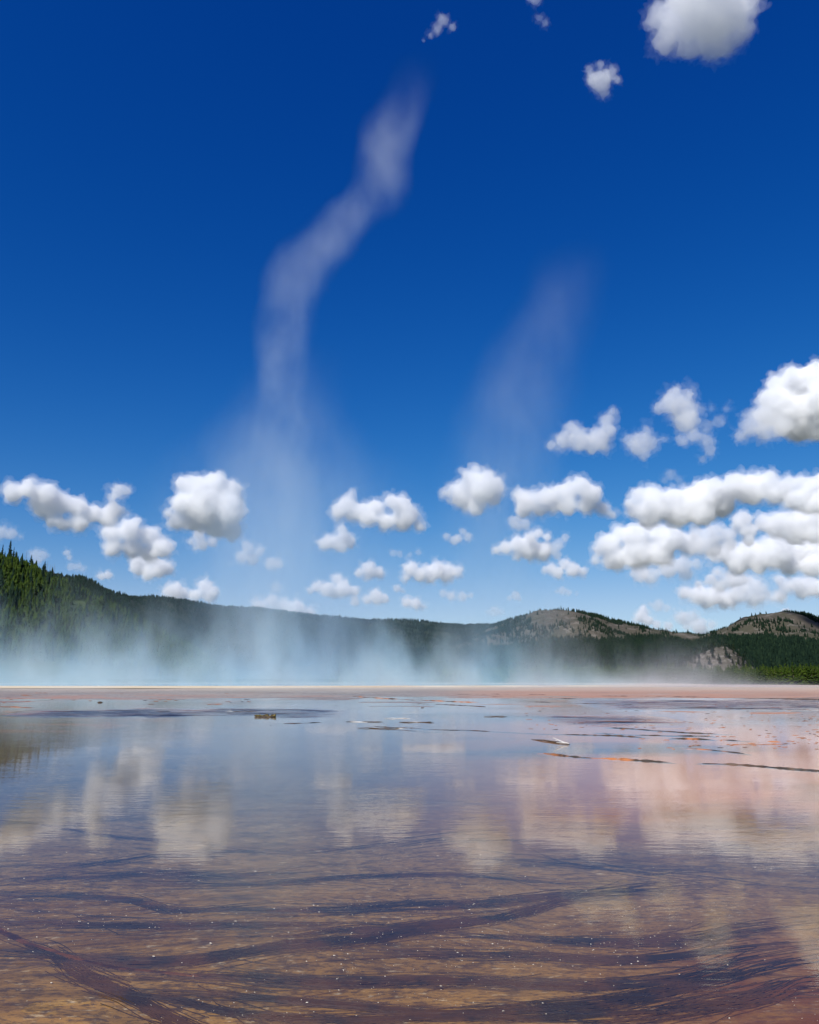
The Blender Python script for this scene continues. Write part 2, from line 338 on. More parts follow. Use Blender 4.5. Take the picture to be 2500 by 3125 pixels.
# valley floor out to the horizon
m = newmat('valley_floor'); g = NG(m)
pos = g.n('ShaderNodeNewGeometry').outputs['Position']
a = g.noise(pos, 0.02, 5); b = g.noise(pos, 0.35, 4)
c = g.mix(g.mapr(a, .35, .65, 0, 1), (.10, .095, .06), (.06, .075, .04))
c = g.mix(g.mapr(b, .4, .7, 0, .5), c, (.17, .15, .11))
p = g.n('ShaderNodeBsdfPrincipled', {'Base Color': c, 'Roughness': .95, 'Specular IOR Level': .1})
g.out(p.outputs[0]); M_VALLEY = m
rings = np.concatenate([[0.3], np.geomspace(1.5, 60, 40), np.geomspace(65, 60000, 70)])
def floor_z(x, y):
    r = np.hypot(x, y); z = apron_z(x, y) - 0.35
    z = np.where(np.hypot(x - POOL_C[0], y - POOL_C[1]) < POOL_R + 1, z - 0.8, z)
    far = sstep(250, 600, r); return z * (1 - far) + far * (-1.6)
o = link('ground', polar('ground', rings, np.linspace(-math.pi, math.pi, 180, endpoint=False), floor_z), M_VALLEY)
tag(o, 'dry grassy valley floor reaching to the hills', kind='structure')

# ---- the apron: bacterial mats under a film of running water
m = newmat('bacterial_mat'); g = NG(m)
pos = g.n('ShaderNodeNewGeometry').outputs['Position']
sx = g.n('ShaderNodeSeparateXYZ', {0: pos}); X, Y = sx.outputs[0], sx.outputs[1]
wv = g.n('ShaderNodeTexNoise', {'Scale': .35, 'Detail': 1.5, 'Vector': pos}).outputs['Color']
wv = g.n('ShaderNodeVectorMath', {0: wv, 1: (.5, .5, .5)}, operation='SUBTRACT').outputs[0]
wv = g.n('ShaderNodeVectorMath', {0: wv, 'Scale': 1.1}, operation='SCALE').outputs[0]
wp = g.n('ShaderNodeVectorMath', {0: pos, 1: wv}, operation='ADD').outputs[0]
# sand and mat colours, near to far
big = g.noise(g.mapping(pos, (.16, .34, 1)), 1, 4)
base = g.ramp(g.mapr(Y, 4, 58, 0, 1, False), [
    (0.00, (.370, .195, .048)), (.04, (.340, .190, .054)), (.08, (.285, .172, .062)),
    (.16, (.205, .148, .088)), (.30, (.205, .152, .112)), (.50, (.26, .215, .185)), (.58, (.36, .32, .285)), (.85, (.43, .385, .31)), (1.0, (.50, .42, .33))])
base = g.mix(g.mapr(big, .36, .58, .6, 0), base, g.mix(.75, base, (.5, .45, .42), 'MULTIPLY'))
# crust of grains and filaments
fleck = g.noise(g.mapping(wp, (4.5, 12, 1)), 1, 7, .68)
base = g.mix(g.mapr(fleck, .54, .36, 0, .85), base, (.075, .045, .024))
fleck2 = g.noise(g.mapping(wp, (16, 38, 1)), 1, 5, .72)
base = g.mix(g.mapr(fleck2, .53, .38, 0, .75), base, (.070, .044, .026))
pale = g.noise(g.mapping(wp, (9, 24, 1), (4, 8, 0)), 1, 5, .7)
base = g.mix(g.mapr(pale, .57, .70, 0, .8), base, (.55, .43, .27))
# dark filaments combed across the flow
def streak(n, k, wid):
    return g.mapr(g.math('PINGPONG', g.math('MULTIPLY', n, k), .5), 0, wid, 1, 0)
comb = g.noise(g.mapping(wp, (1.6, 17, 1)), 1, 6, .72)
combm = g.mapr(comb, .36, .64, 1, .35)
n1 = g.noise(g.mapping(wp, (.085, .60, 1), (3, 1, 0), (0, 0, R(3))), 1, 2, .45)
n2 = g.noise(g.mapping(wp, (.20, 1.3, 1), (31, 7, 0), (0, 0, R(-4))), 1, 2, .5)
sm = g.math('MAXIMUM', streak(n1, 9.0, .34), g.math('MULTIPLY', streak(n2, 6.0, .24), .8))
sm = g.math('MULTIPLY', sm, combm)
sm = g.math('MAXIMUM', sm, g.math('MULTIPLY', streak(n1, 9.0, .06), .97))
patch = g.mapr(g.noise(g.mapping(pos, (.16, .32, 1), (5, 2, 0)), 1, 3), .32, .50, .45, 1)
near = g.mapr(Y, 9, 26, .55, .10)
sm = g.math('MULTIPLY', g.math('MULTIPLY', sm, patch), near)
dark = g.mix(g.mapr(g.noise(pos, .9, 3), .42, .60, 0, 1), (.022, .016, .012), (.085, .032, .010))
col = g.mix(g.math('MULTIPLY', sm, .95), base, dark)
# orange and rust mats, mostly on the right
on = g.noise(g.mapping(pos, (.085, .20, 1), (2.3, 9.1, 0)), 1, 5, .6)
oright = g.math('MULTIPLY', g.mapr(g.math('SUBTRACT', X, g.math('MULTIPLY', Y, .03)), -2, 5, 0, 1), g.mapr(Y, 8, 12, .15, 1))
oright = g.math('MULTIPLY', oright, g.mapr(Y, 24, 36, 1, .6))
om = g.math('MULTIPLY', g.mapr(on, .34, .54, 0, 1), oright)
col = g.mix(g.math('MULTIPLY', om, .80), col, (.57, .225, .075))
rl = g.math('MULTIPLY', g.mapr(X, .8, 2.4, 0, 1), g.mapr(Y, 5.4, 7.0, 1, 0))
rn = g.noise(g.mapping(wp, (.9, 2.2, 1)), 1, 5, .65)
col = g.mix(g.math('MULTIPLY', rl, g.mapr(rn, .35, .58, .15, .9)), col, (.15, .045, .010))
fo = g.noise(g.mapping(pos, (.30, 1.5, 1), (6, 2, 0)), 1, 5, .65)
fm = g.math('MULTIPLY', g.mapr(g.math('ADD', fo, g.mapr(g.math('ABSOLUTE', g.math('ADD', X, 1.0)), 6, 13, 0, .035)), .53, .62, 0, 1), g.mapr(Y, 20, 27, 0, 1))
fm = g.math('MULTIPLY', fm, g.math('MULTIPLY', g.mapr(Y, 42, 50, 1, .3), g.mapr(g.math('ABSOLUTE', g.math('ADD', X, -1.5)), 3, 9, .2, 1)))
fd = g.mapr(g.noise(g.mapping(pos, (.45, 2.4, 1), (1, 7, 0)), 1, 5, .65), .56, .66, 0, 1)
col = g.mix(g.math('MULTIPLY', g.math('MULTIPLY', fd, g.mapr(Y, 28, 34, 0, 1)), .6), col, (.13, .10, .09))
col = g.mix(g.math('MULTIPLY', fm, .8), col, (.46, .175, .065))
# blackish mats where the water runs ruffled
def zone(x0, x1, y0, y1, sx_, sy_):
    a = g.math('MULTIPLY', g.mapr(X, x0 - sx_, x0 + sx_, 0, 1), g.mapr(X, x1 - sx_, x1 + sx_, 1, 0))
    b = g.math('MULTIPLY', g.mapr(Yw, y0 - sy_, y0 + sy_, 0, 1), g.mapr(Yw, y1 - sy_, y1 + sy_, 1, 0))
    return g.math('MULTIPLY', a, b)
Yw = g.math('ADD', Y, g.math('MULTIPLY', g.math('SUBTRACT', g.noise(g.mapping(pos, (.25, .6, 1)), 1, 4), .5), 5.0))
zn = g.math('MAXIMUM', zone(-14.0, -3.2, 29.5, 33.4, 1.2, .5), zone(4.6, 8.2, 25.6, 29.5, 1.2, .8))
zn = g.math('MAXIMUM', zn, g.math('MULTIPLY', zone(8, 24, 33.5, 41, 2, 1), .8))
zs = g.mapr(g.noise(g.mapping(pos, (.5, 3.2, 1)), 1, 4, .6), .36, .56, 1, .25)
col = g.mix(g.math('MULTIPLY', zn, zs), col, (.016, .018, .022))
# pale sinter towards the spring's rim
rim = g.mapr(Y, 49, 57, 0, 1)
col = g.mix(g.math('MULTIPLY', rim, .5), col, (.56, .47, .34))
hgt = g.math('ADD', g.math('MULTIPLY', fleck, .5), g.math('MULTIPLY', fleck2, .5))
bmp = g.n('ShaderNodeBump', {'Strength': .6, 'Distance': .012, 'Height': hgt})
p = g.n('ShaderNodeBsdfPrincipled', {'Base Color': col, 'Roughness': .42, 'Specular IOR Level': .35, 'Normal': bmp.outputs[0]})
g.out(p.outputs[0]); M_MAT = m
xs = np.concatenate([np.linspace(-110, -24, 40), np.linspace(-23.4, -4.1, 50), np.linspace(-4, 4, 110), np.linspace(4.1, 26, 60), np.linspace(27, 150, 50)])
ys = np.concatenate([np.linspace(-6, 3, 20), np.linspace(3.1, 10, 110), np.linspace(10.3, 24, 50), np.linspace(24.4, 66, 130), np.linspace(70, 300, 60)])
A_, B_ = on_apron(-60, 2822), on_apron(700, 3105)
def bed_z(x, y):
    near = 1 - sstep(20, 40, y)
    z = apron_z(x, y) + near * 0.010 * fbm(x * .8, y * 1.6, 0 * x, 3)
    # mats that stand out of the water towards the rim
    riffle = sstep(7, 9, x) * (1 - sstep(24, 26, x)) * sstep(32, 33.5, y) * (1 - sstep(41, 43, y))
    edge = 37.0 - 4.0 * sstep(-4, -10, -np.abs(x + 12) + 0) + 6.5 * fbm(x * .16, y * .35, 0 * x, 4) - 3.0 * sstep(6, 16, x)
    k = sstep(-1.5, 3.0, y - edge) * (1 - riffle)
    z = z + k * (0.018 + 0.030 * fbm(x * .22 + 7, y * .9, 0 * x, 4, .6)) + k * sstep(40, 48, y) * .02
    # bank in the lower left corner
    dx, dy = B_.x - A_.x, B_.y - A_.y; L = math.hypot(dx, dy); sd_ = ((x - A_.x) * dy - (y - A_.y) * dx) / L + .18 * fbm(x * 1.5, y * 1.5, 0 * x + 3, 3)
    z = z + (0.017 + .020 * fbm(x * 2.2, y * 4.5, 0 * x + 9, 4, .6)) * sstep(-.05, .45, sd_) * (y < 12)
    inside = np.hypot(x - POOL_C[0], y - POOL_C[1]) < POOL_R - 1.0
    return np.where(inside, z - 0.9, z)
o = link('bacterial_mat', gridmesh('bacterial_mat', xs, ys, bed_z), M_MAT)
tag(o, 'brown and orange bacterial mat sloping up to the hot spring', kind='structure')

# ---- water film
m = newmat('running_water'); g = NG(m)
pos = g.n('ShaderNodeNewGeometry').outputs['Position']
sx = g.n('ShaderNodeSeparateXYZ', {0: pos}); X, Y = sx.outputs[0], sx.outputs[1]
r1 = g.noise(g.mapping(pos, (4.0, 17, 1), (0, 0, 0), (0, 0, R(4))), 1, 3, .55)
r2 = g.noise(g.mapping(pos, (1.3, 5.5, 1), (0, 0, 0), (0, 0, R(-6))), 1, 2, .5)
calm = g.mapr(g.noise(g.mapping(pos, (.12, .30, 1), (7, 3, 0)), 1, 3), .38, .62, .35, 1.25)
def band(x0, x1, y0, y1, soft, sy):
    a = g.math('MULTIPLY', g.mapr(X, x0 - soft, x0 + soft, 0, 1), g.mapr(X, x1 - soft, x1 + soft, 1, 0))
    b = g.math('MULTIPLY', g.mapr(Y, y0 - sy, y0 + sy, 0, 1), g.mapr(Y, y1 - sy, y1 + sy, 1, 0))
    return g.math('MULTIPLY', a, b)
wob = g.math('MULTIPLY', g.math('SUBTRACT', g.noise(g.mapping(pos, (.25, .6, 1)), 1, 4), .5), 5.0)
Yraw = Y; Y = g.math('ADD', Y, wob)
rough = g.math('MAXIMUM', band(-14.0, -3.2, 29.5, 33.4, 1.2, .5), band(5.2, 8.2, 25.6, 29.5, 1.0, .8))
rough = g.math('MAXIMUM', rough, band(9, 24, 33.5, 41, 2, 1))
dist = g.math('ADD', g.math('MULTIPLY', calm, .0020), g.math('MULTIPLY', rough, .010))
hgt = g.math('ADD', g.math('MULTIPLY', r1, .55), g.math('MULTIPLY', r2, .9))
bmp = g.n('ShaderNodeBump', {'Strength': 1.0, 'Distance': dist, 'Height': hgt})
# facets of ripples too fine for the bump to resolve far away
fc = g.n('ShaderNodeTexNoise', {'Scale': 1.0, 'Detail': 2.0, 'Vector': g.mapping(pos, (5, 23, 1))}).outputs['Color']
fc = g.n('ShaderNodeVectorMath', {0: fc, 1: (.5, .5, .5)}, operation='SUBTRACT').outputs[0]
zs = g.mapr(g.noise(g.mapping(pos, (.5, 3.2, 1)), 1, 4, .6), .36, .56, 1, .12)
rz = g.math('MULTIPLY', rough, zs); fs = g.math('ADD', g.math('MULTIPLY', rz, 1.3), .007)
fv = g.n('ShaderNodeVectorMath', {0: fc, 1: (.5, 1.0, 0)}, operation='MULTIPLY').outputs[0]
fv = g.n('ShaderNodeVectorMath', {0: fv, 'Scale': fs}, operation='SCALE').outputs[0]
fv = g.n('ShaderNodeVectorMath', {0: fv, 1: g.n('ShaderNodeCombineXYZ', {1: g.math('MULTIPLY', rz, -.32)}).outputs[0]}, operation='ADD').outputs[0]   # the faces of the riffles that are turned downstream
NRM = g.n('ShaderNodeVectorMath', {0: g.n('ShaderNodeVectorMath', {0: bmp.outputs[0], 1: fv}, operation='ADD').outputs[0]}, operation='NORMALIZE').outputs[0]
fr = g.n('ShaderNodeFresnel', {'IOR': 1.30, 'Normal': NRM})
gl = g.n('ShaderNodeBsdfGlossy', {'Color': (1, 1, 1, 1), 'Roughness': .012, 'Normal': NRM})
tr = g.n('ShaderNodeBsdfTransparent', {'Color': (.93, .95, .95, 1)})
mx = g.n('ShaderNodeMixShader', {0: fr.outputs[0], 1: tr.outputs[0], 2: gl.outputs[0]})
g.out(mx.outputs[0]); M_WATER = m
xs = np.concatenate([np.linspace(-80, -14, 25), np.linspace(-13, 13, 40), np.linspace(14, 80, 25)])
ys = np.concatenate([np.linspace(-5, 20, 40), np.linspace(20.6, 60.5, 50)])
o = link('runoff_water', gridmesh('runoff_water', xs, ys, lambda x, y: apron_z(x, y) + 0.022), M_WATER)
tag(o, 'thin sheet of runoff water mirroring the clouds', kind='structure')

# ---- the spring itself and its sinter rim
def ring(name, r0, r1, n, z0, z1, k=6):
    t = np.linspace(0, 2 * math.pi, n, endpoint=False); v = []
    for q in range(k + 1):
        u = q / k; r = r0 + (r1 - r0) * u + 0.6 * np.sin(t * 7 + 1) * u * (1 - u) + 0.9 * vnoise(np.cos(t) * 14, np.sin(t) * 14, t * 0)
        z = z0 + (z1 - z0) * u + 0.15 * math.sin(math.pi * u)
        v.append(np.stack([POOL_C[0] + r * np.cos(t), POOL_C[1] + r * np.sin(t), z + 0 * t], -1))
    v = np.vstack(v); i = np.arange(k * n).reshape(k, n); j = np.roll(i, -1, 1)
    me = mesh(name, v, np.stack([i, i + n, j + n, j], -1).reshape(-1, 4)); smooth(me); return me
m = newmat('sinter'); g = NG(m)
pos = g.n('ShaderNodeNewGeometry').outputs['Position']
n1 = g.noise(g.mapping(pos, (.12, .12, 1)), 1, 4)
c = g.ramp(n1, [(.3, (.60, .47, .28)), (.5, (.62, .54, .40)), (.7, (.55, .36, .16))])
p = g.n('ShaderNodeBsdfPrincipled', {'Base Color': c, 'Roughness': .6})
g.out(p.outputs[0])
o = link('sinter_rim', ring('sinter_rim', POOL_R - 4, POOL_R + 3.5, 220, RIM_Z - .02, RIM_Z + .012), m)
tag(o, 'cream sinter rim round the hot spring', kind='structure')
m = newmat('spring_water'); g = NG(m)
tc = g.n('ShaderNodeTexCoord').outputs['Object']
ln = g.n('ShaderNodeVectorMath', {0: tc}, operation='LENGTH').outputs['Value']
c = g.ramp(g.math('DIVIDE', ln, POOL_R), [(0, (.010, .12, .34)), (.55, (.02, .30, .48)), (.80, (.06, .50, .55)), (.92, (.30, .60, .42)), (.97, (.66, .58, .24)), (1, (.72, .58, .32))])
bmp = g.n('ShaderNodeBump', {'Strength': .5, 'Distance': .01, 'Height': g.noise(g.n('ShaderNodeNewGeometry').outputs['Position'], 3, 3)})
p = g.n('ShaderNodeBsdfPrincipled', {'Base Color': c, 'Roughness': .12, 'IOR': 1.33, 'Normal': bmp.outputs[0]})
g.out(p.outputs[0])
t = np.linspace(0, 2 * math.pi, 128, endpoint=False); vv = [np.zeros((1, 3))]
for rr in np.linspace(6, POOL_R - .4, 10): vv.append(np.stack([rr * np.cos(t), rr * np.sin(t), 0 * t], -1))
ff = [[0, 1 + i, 1 + (i + 1) % 128] for i in range(128)]
for q in range(9):
    for i in range(128):
        a0 = 1 + q * 128; ff.append([a0 + i, a0 + 128 + i, a0 + 128 + (i + 1) % 128, a0 + (i + 1) % 128])
o = link('hot_spring', mesh('hot_spring', np.vstack(vv), ff), m); o.location = (*POOL_C, RIM_Z + .008)
tag(o, 'steaming turquoise hot spring behind the cream rim', kind='structure')

# ------------------------------------------------------------------ hills
class Hill:
    def __init__(s, prof, dist, foot, amp=6, L=60, power=1.25, z0=-2.0, seed=0):
        s.px, s.py = np.array(prof, float).T; s.dx, s.dv = np.array(dist, float).T
        s.fx, s.fv = np.array(foot, float).T; s.amp, s.L, s.pw, s.z0, s.sd = amp, L, power, z0, seed
    def pts(s, px, t):
        px = np.asarray(px, float); t = np.asarray(t, float)
        py = np.interp(px, s.px, s.py); Yr = np.interp(px, s.dx, s.dv); Yf = Yr * np.interp(px, s.fx, s.fv)
        u = (px - 1250) / F; v = (1562.5 - py) / F; dy = CT - v * ST; dz = ST + v * CT
        zr = EYE + Yr * dz / dy
        Y = Yf + (Yr - Yf) * t; x = Y * u / dy
        tt = np.clip(t, 0, 1); sh = np.sin(math.pi / 2 * tt) ** s.pw
        z = s.z0 + (zr - s.z0) * sh - (zr - s.z0) * 0.55 * np.clip(t - 1, 0, 1) ** 1.4
        z = z + s.amp * fbm(x / s.L + s.sd, Y / s.L, 0 * x, 5, .55) * np.clip(4 * tt * (1 - tt), 0, 1) + .25 * s.amp * np.clip(t - .6, 0, .4) * fbm(x / s.L * 4 + s.sd, Y / s.L * 4, 0 * x, 3)
        return np.stack([x, Y, z], -1)
    def build(s, name, mat, n=160, k=60, tmax=1.8):
        ps = np.linspace(s.px[0], s.px[-1], n); ts = np.concatenate([np.linspace(0, 1, k), np.linspace(1.02, tmax, 10)])
        P, T = np.meshgrid(ps, ts, indexing='ij'); v = s.pts(P.ravel(), T.ravel())
        n, k = P.shape; i = (np.arange(n - 1)[:, None] * k + np.arange(k - 1)[None]).ravel()
        me = mesh(name, v, np.stack([i, i + k, i + k + 1, i + 1], -1)); smooth(me)
        return link(name, me, mat)
def hill_mat(name, c1, c2, c3, sc, rock=.55):
    m = newmat(name); g = NG(m); geo = g.n('ShaderNodeNewGeometry'); pos = geo.outputs['Position']
    a = g.noise(pos, sc, 6, .6); b = g.noise(g.mapping(pos, (1, 1, 2.5)), sc * 5, 6, .65); d = g.noise(pos, sc * 22, 3, .7)
    c = g.mix(g.mapr(a, .38, .62, 0, 1), c1, c2)
    c = g.mix(g.mapr(b, rock, rock + .12, 0, .9), c, c3)
    c = g.mix(g.mapr(d, .5, .72, 0, .65), c, (.05, .055, .03))
    bmp = g.n('ShaderNodeBump', {'Strength': .8, 'Distance': 4.0, 'Height': b})
    p = g.n('ShaderNodeBsdfPrincipled', {'Base Color': c, 'Roughness': .95, 'Specular IOR Level': .05, 'Normal': bmp.outputs[0]})
    g.out(p.outputs[0]); return m
HM_NEAR = hill_mat('young_growth_slope', (.035, .055, .016), (.055, .075, .022), (.11, .10, .07), .02, .62)
HM_FOR = hill_mat('forest_floor', (.020, .030, .020), (.032, .040, .026), (.10, .09, .078), .008, .63)
HM_BALD = hill_mat('bald_slope', (.082, .070, .054), (.058, .055, .038), (.145, .128, .108), .006, .52)
HM_KNOLL = hill_mat('rocky_knoll', (.12, .105, .085), (.08, .07, .05), (.22, .195, .17), .03, .50)

H1 = Hill([(-700,1622),(-300,1682),(0,1728),(73,1747),(107,1758),(146,1780),(195,1794),(300,1845),(420,1905),(560,1990),(680,2062),(760,2084)],
          [(-700,600),(0,640),(400,620),(760,520)], [(-700,.5),(400,.55),(760,.8)], amp=9, L=50, seed=3)
H2 = Hill([(60,1774),(150,1778),(195,1783),(243,1784),(268,1789),(341,1815),(414,1839),(507,1848),(616,1857),(725,1873),(870,1883),(1050,1899),(1250,1910),(1540,1918),(1650,1930),(1900,1990)],
          [(60,1150),(300,1350),(500,1800),(900,2600),(1500,3600),(1900,3800)], [(60,.55),(1900,.55)], amp=30, L=160, seed=9)
H3 = Hill([(1300,2000),(1420,1950),(1500,1918),(1540,1906),(1598,1888),(1648,1871),(1714,1865),(1757,1870),(1815,1882),(1873,1904),(1946,1918),(2033,1935),(2120,1943),(2250,1960),(2400,2000)],
          [(1300,2600),(1900,2700),(2400,3000)], [(1300,.68),(2400,.68)], amp=42, L=170, seed=21, power=1.05)
H4 = Hill([(1980,1990),(2080,1958),(2141,1946),(2206,1925),(2264,1900),(2337,1886),(2395,1883),(2453,1886),(2500,1900),(2600,1930),(2900,1990)],
          [(1980,2900),(2900,2700)], [(1980,.68),(2900,.68)], amp=42, L=170, seed=35, power=1.05)
H5 = Hill([(900,2040),(1200,2010),(1450,1998),(1590,1986),(1700,1975),(1822,1980),(1900,1974),(1975,1966),(2050,1972),(2110,1984),(2180,1966),(2286,1964),(2400,1970),(2500,1978),(2700,1985),(3000,2010)],
          [(900,1500),(3000,1500)], [(900,.42),(3000,.42)], amp=14, L=110, seed=44, power=1.1)
H6 = Hill([(2020,2052),(2069,2040),(2110,2008),(2150,1990),(2185,1976),(2215,1975),(2250,1992),(2280,2020),(2310,2046)],
          [(2020,600),(2310,600)], [(2020,.88),(2310,.88)], amp=3, L=14, seed=51, power=.8)
H7 = Hill([(1575,1998),(1590,1990),(1625,1982),(1680,1976),(1722,1973),(1760,1975),(1800,1980),(1822,1986),(1840,1996)],
          [(1575,1420),(1840,1420)], [(1575,.93),(1840,.93)], amp=2, L=30, seed=61, power=.8, z0=38)
H8 = Hill([(1905,1994),(1925,1980),(1955,1968),(1990,1967),(2030,1976),(2060,1980),(2090,1982),(2108,1988),(2120,1996)],
          [(1905,1420),(2120,1420)], [(1905,.93),(2120,.93)], amp=2, L=30, seed=67, power=.8, z0=40)
for H, mt, lb in ((H7, HM_KNOLL, 'pale bare hump below the middle bald hill'), (H8, HM_KNOLL, 'pale bare hump between the two bald hills'), (H1, HM_NEAR, 'near hill on the left covered in young green pines'), (H2, HM_FOR, 'long dark wooded ridge running behind the steam'),
              (H3, HM_BALD, 'grey bald hill right of centre'), (H4, HM_BALD, 'grey bald hill at the right edge'),
              (H5, HM_FOR, 'dark wooded low ridge in front of the bald hills'), (H6, HM_KNOLL, 'small pale rocky knoll above the right tree line')):
    tag(H.build('hill', mt), lb, kind='structure')
# ------------------------------------------------------------------ trees
def leaf_mat(name, c1, c2, c3):
    m = newmat(name); g = NG(m); geo = g.n('ShaderNodeNewGeometry'); oi = g.n('ShaderNodeObjectInfo')
    r = g.math('FRACT', g.math('ADD', geo.outputs['Random Per Island'], oi.outputs['Random']))
    c = g.ramp(r, [(0, c1), (.55, c2), (1, c3)])
    n = g.noise(geo.outputs['Position'], .9, 3)
    c = g.mix(g.mapr(n, .35, .7, 0, .5), c, c1)
    d = g.n('ShaderNodeBsdfDiffuse', {'Color': c}); t = g.n('ShaderNodeBsdfTranslucent', {'Color': c})
    mx = g.n('ShaderNodeMixShader', {0: .25, 1: d.outputs[0], 2: t.outputs[0]})
    g.out(mx.outputs[0]); return m
def tree_leaf_mat(name, c1, c2, c3):
    m = newmat(name); g = NG(m); geo = g.n('ShaderNodeNewGeometry'); oi = g.n('ShaderNodeObjectInfo')
    c = g.ramp(oi.outputs['Random'], [(0, c1), (.55, c2), (1, c3)])
    c = g.mix(g.math('MULTIPLY', geo.outputs['Random Per Island'], .45), c, c1)
    d = g.n('ShaderNodeBsdfDiffuse', {'Color': c}); t = g.n('ShaderNodeBsdfTranslucent', {'Color': c})
    mx = g.n('ShaderNodeMixShader', {0: .25, 1: d.outputs[0], 2: t.outputs[0]})
    g.out(mx.outputs[0]); return m
L_YOUNG = leaf_mat('young_needles', (.018, .034, .009), (.036, .060, .011), (.058, .084, .015))
L_DARK = leaf_mat('dark_needles', (.009, .019, .013), (.014, .028, .017), (.022, .040, .020))
T_YOUNG = tree_leaf_mat('young_pine_needles', (.030, .054, .008), (.052, .086, .012), (.078, .112, .016))
T_DARK = tree_leaf_mat('old_pine_needles', (.014, .028, .016), (.020, .038, .020), (.030, .052, .022))
m = newmat('bark'); g = NG(m)
c = g.mix(g.mapr(g.noise(g.mapping(g.n('ShaderNodeTexCoord').outputs['Object'], (6, 6, 1)), 1, 4), .35, .65, 0, 1), (.09, .065, .045), (.16, .125, .095))
p = g.n('ShaderNodeBsdfPrincipled', {'Base Color': c, 'Roughness': .9}); g.out(p.outputs[0]); BARK = m
m = newmat('dead_wood'); g = NG(m)
c = g.mix(g.mapr(g.noise(g.mapping(g.n('ShaderNodeTexCoord').outputs['Object'], (5, 5, .6)), 1, 4), .35, .65, 0, 1), (.10, .085, .075), (.24, .21, .19))
p = g.n('ShaderNodeBsdfPrincipled', {'Base Color': c, 'Roughness': .9}); g.out(p.outputs[0]); DEAD = m

def cone_tree(rs, tiers=4, seg=6):
    """far pine: jagged stacked skirts, unit height"""
    v, f = [], []
    for q in range(tiers):
        z1 = 1 - q / tiers * .82; z0 = z1 - 1.25 / tiers - .06; r = .055 + .17 * (q + 1) / tiers
        a0 = rs.uniform(0, 6.28); n = len(v); v.append((rs.uniform(-.015, .015), rs.uniform(-.015, .015), min(z1 + .06, 1)))
        for i in range(seg):
            a = a0 + i * 2 * math.pi / seg + rs.uniform(-.3, .3); k = r * (rs.uniform(.5, .75) if i % 2 else rs.uniform(.9, 1.3))
            v.append((k * math.cos(a), k * math.sin(a), max(z0 + rs.uniform(-.05, .06), .02)))
        for i in range(seg): f.append((n, n + 1 + i, n + 1 + (i + 1) % seg))
    return np.array(v), np.array(f)
_rs = np.random.RandomState(5)
CONES = [cone_tree(_rs) for _ in range(8)]
def scatter(name, label, pos, hts, mat, seed, wide=1.0):
    rs = np.random.RandomState(seed); V, Fc, n = [], [], 0
    which = rs.randint(0, len(CONES), len(pos)); ang = rs.uniform(0, 6.28, len(pos)); wd = rs.uniform(.75, 1.35, len(pos)) * wide
    for q, (cv, cf) in enumerate(CONES):
        s = np.where(which == q)[0]
        if not len(s): continue
        c, sn = np.cos(ang[s]), np.sin(ang[s]); h = hts[s]; wq = wd[s] * h
        x = (cv[None, :, 0] * c[:, None] - cv[None, :, 1] * sn[:, None]) * wq[:, None] + pos[s, 0][:, None]
        y = (cv[None, :, 0] * sn[:, None] + cv[None, :, 1] * c[:, None]) * wq[:, None] + pos[s, 1][:, None]
        z = cv[None, :, 2] * h[:, None] + pos[s, 2][:, None]
        V.append(np.stack([x, y, z], -1).reshape(-1, 3))
        Fc.append((cf[None] + (np.arange(len(s)) * len(cv))[:, None, None]).reshape(-1, 3) + n); n += len(s) * len(cv)
    o = link(name, mesh(name, np.vstack(V), np.vstack(Fc)), mat)
    return tag(o, label, 'forest', kind='stuff')
def sample(H, n, seed, x0, x1, keep=None, t0=0.0, t1=1.04, tp=1.0):
    rs = np.random.RandomState(seed); px = rs.uniform(x0, x1, n); t = t0 + (t1 - t0) * rs.rand(n) ** tp
    P = H.pts(px, t)
    if keep is not None:
        k = keep(px, t, P) > rs.rand(n); px, t, P = px[k], t[k], P[k]
    return P, rs, px, t
def nz(P, L, o=3, s=0): return fbm(P[:, 0] / L + s, P[:, 1] / L, P[:, 2] / L, o)

# young dense growth and scattered old trees on the near hill
P, rs, _, _ = sample(H1, 5200, 1, -180, 720, t1=1.03, t0=.15)
scatter('young_forest', 'dense young pines on the near left hill', P, rs.uniform(3.2, 6.8, len(P)), L_YOUNG, 2, 1.25)
P, rs, _, _ = sample(H1, 900, 4, -180, 640, keep=lambda a, t, P: .25 + 1.2 * nz(P, 60), t1=1.0, t0=.15)
scatter('old_forest', 'taller dark pines among the young growth on the near left hill', P, rs.uniform(6, 11, len(P)), L_DARK, 3, .9)
P, rs, _, _ = sample(H2, 21000, 6, 100, 1720, keep=lambda a, t, P: np.clip(.85 + 1.3 * nz(P, 130), 0, 1) * np.where(t > .86, 1.4, 1), t0=.2, t1=1.03, tp=.8)
scatter('ridge_forest', 'continuous dark forest on the long ridge behind the steam', P, rs.uniform(.6, 1.15, len(P)) * np.interp(P[:, 1], [700, 3500], [6.0, 12.0]), L_DARK, 5, 1.05)
def k3(px, t, P):
    n = nz(P, 150, 3, 5.0); n2 = nz(P, 40, 2, 9.0)
    k = np.clip((n - .10) * 5 + n2 * 2.5, 0, 1) * .8 + .02
    k = np.where((t > .975), np.where(np.abs(px - 1735) < 25, .5, 1), k)                       # fringe along the crest
    k = np.where((px > 1760) & (t > .80 - (px - 1760) / 1600 * .3) & (px < 2150), np.maximum(k, np.clip(.75 + 3 * n2, 0, 1) * np.where(t > .9, 1, .45)), k)
    k = np.where((px < 1620) & (t < .9), np.maximum(k, np.clip(.25 + 3 * n2 + (1620 - px) / 160, 0, 1)), k)
    return np.where(t < .52, np.maximum(k, np.clip(.75 + 2 * n2, 0, 1)), k)
P, rs, _, _ = sample(H3, 9500, 8, 1310, 2200, keep=k3, t0=.2, t1=1.02, tp=.75)
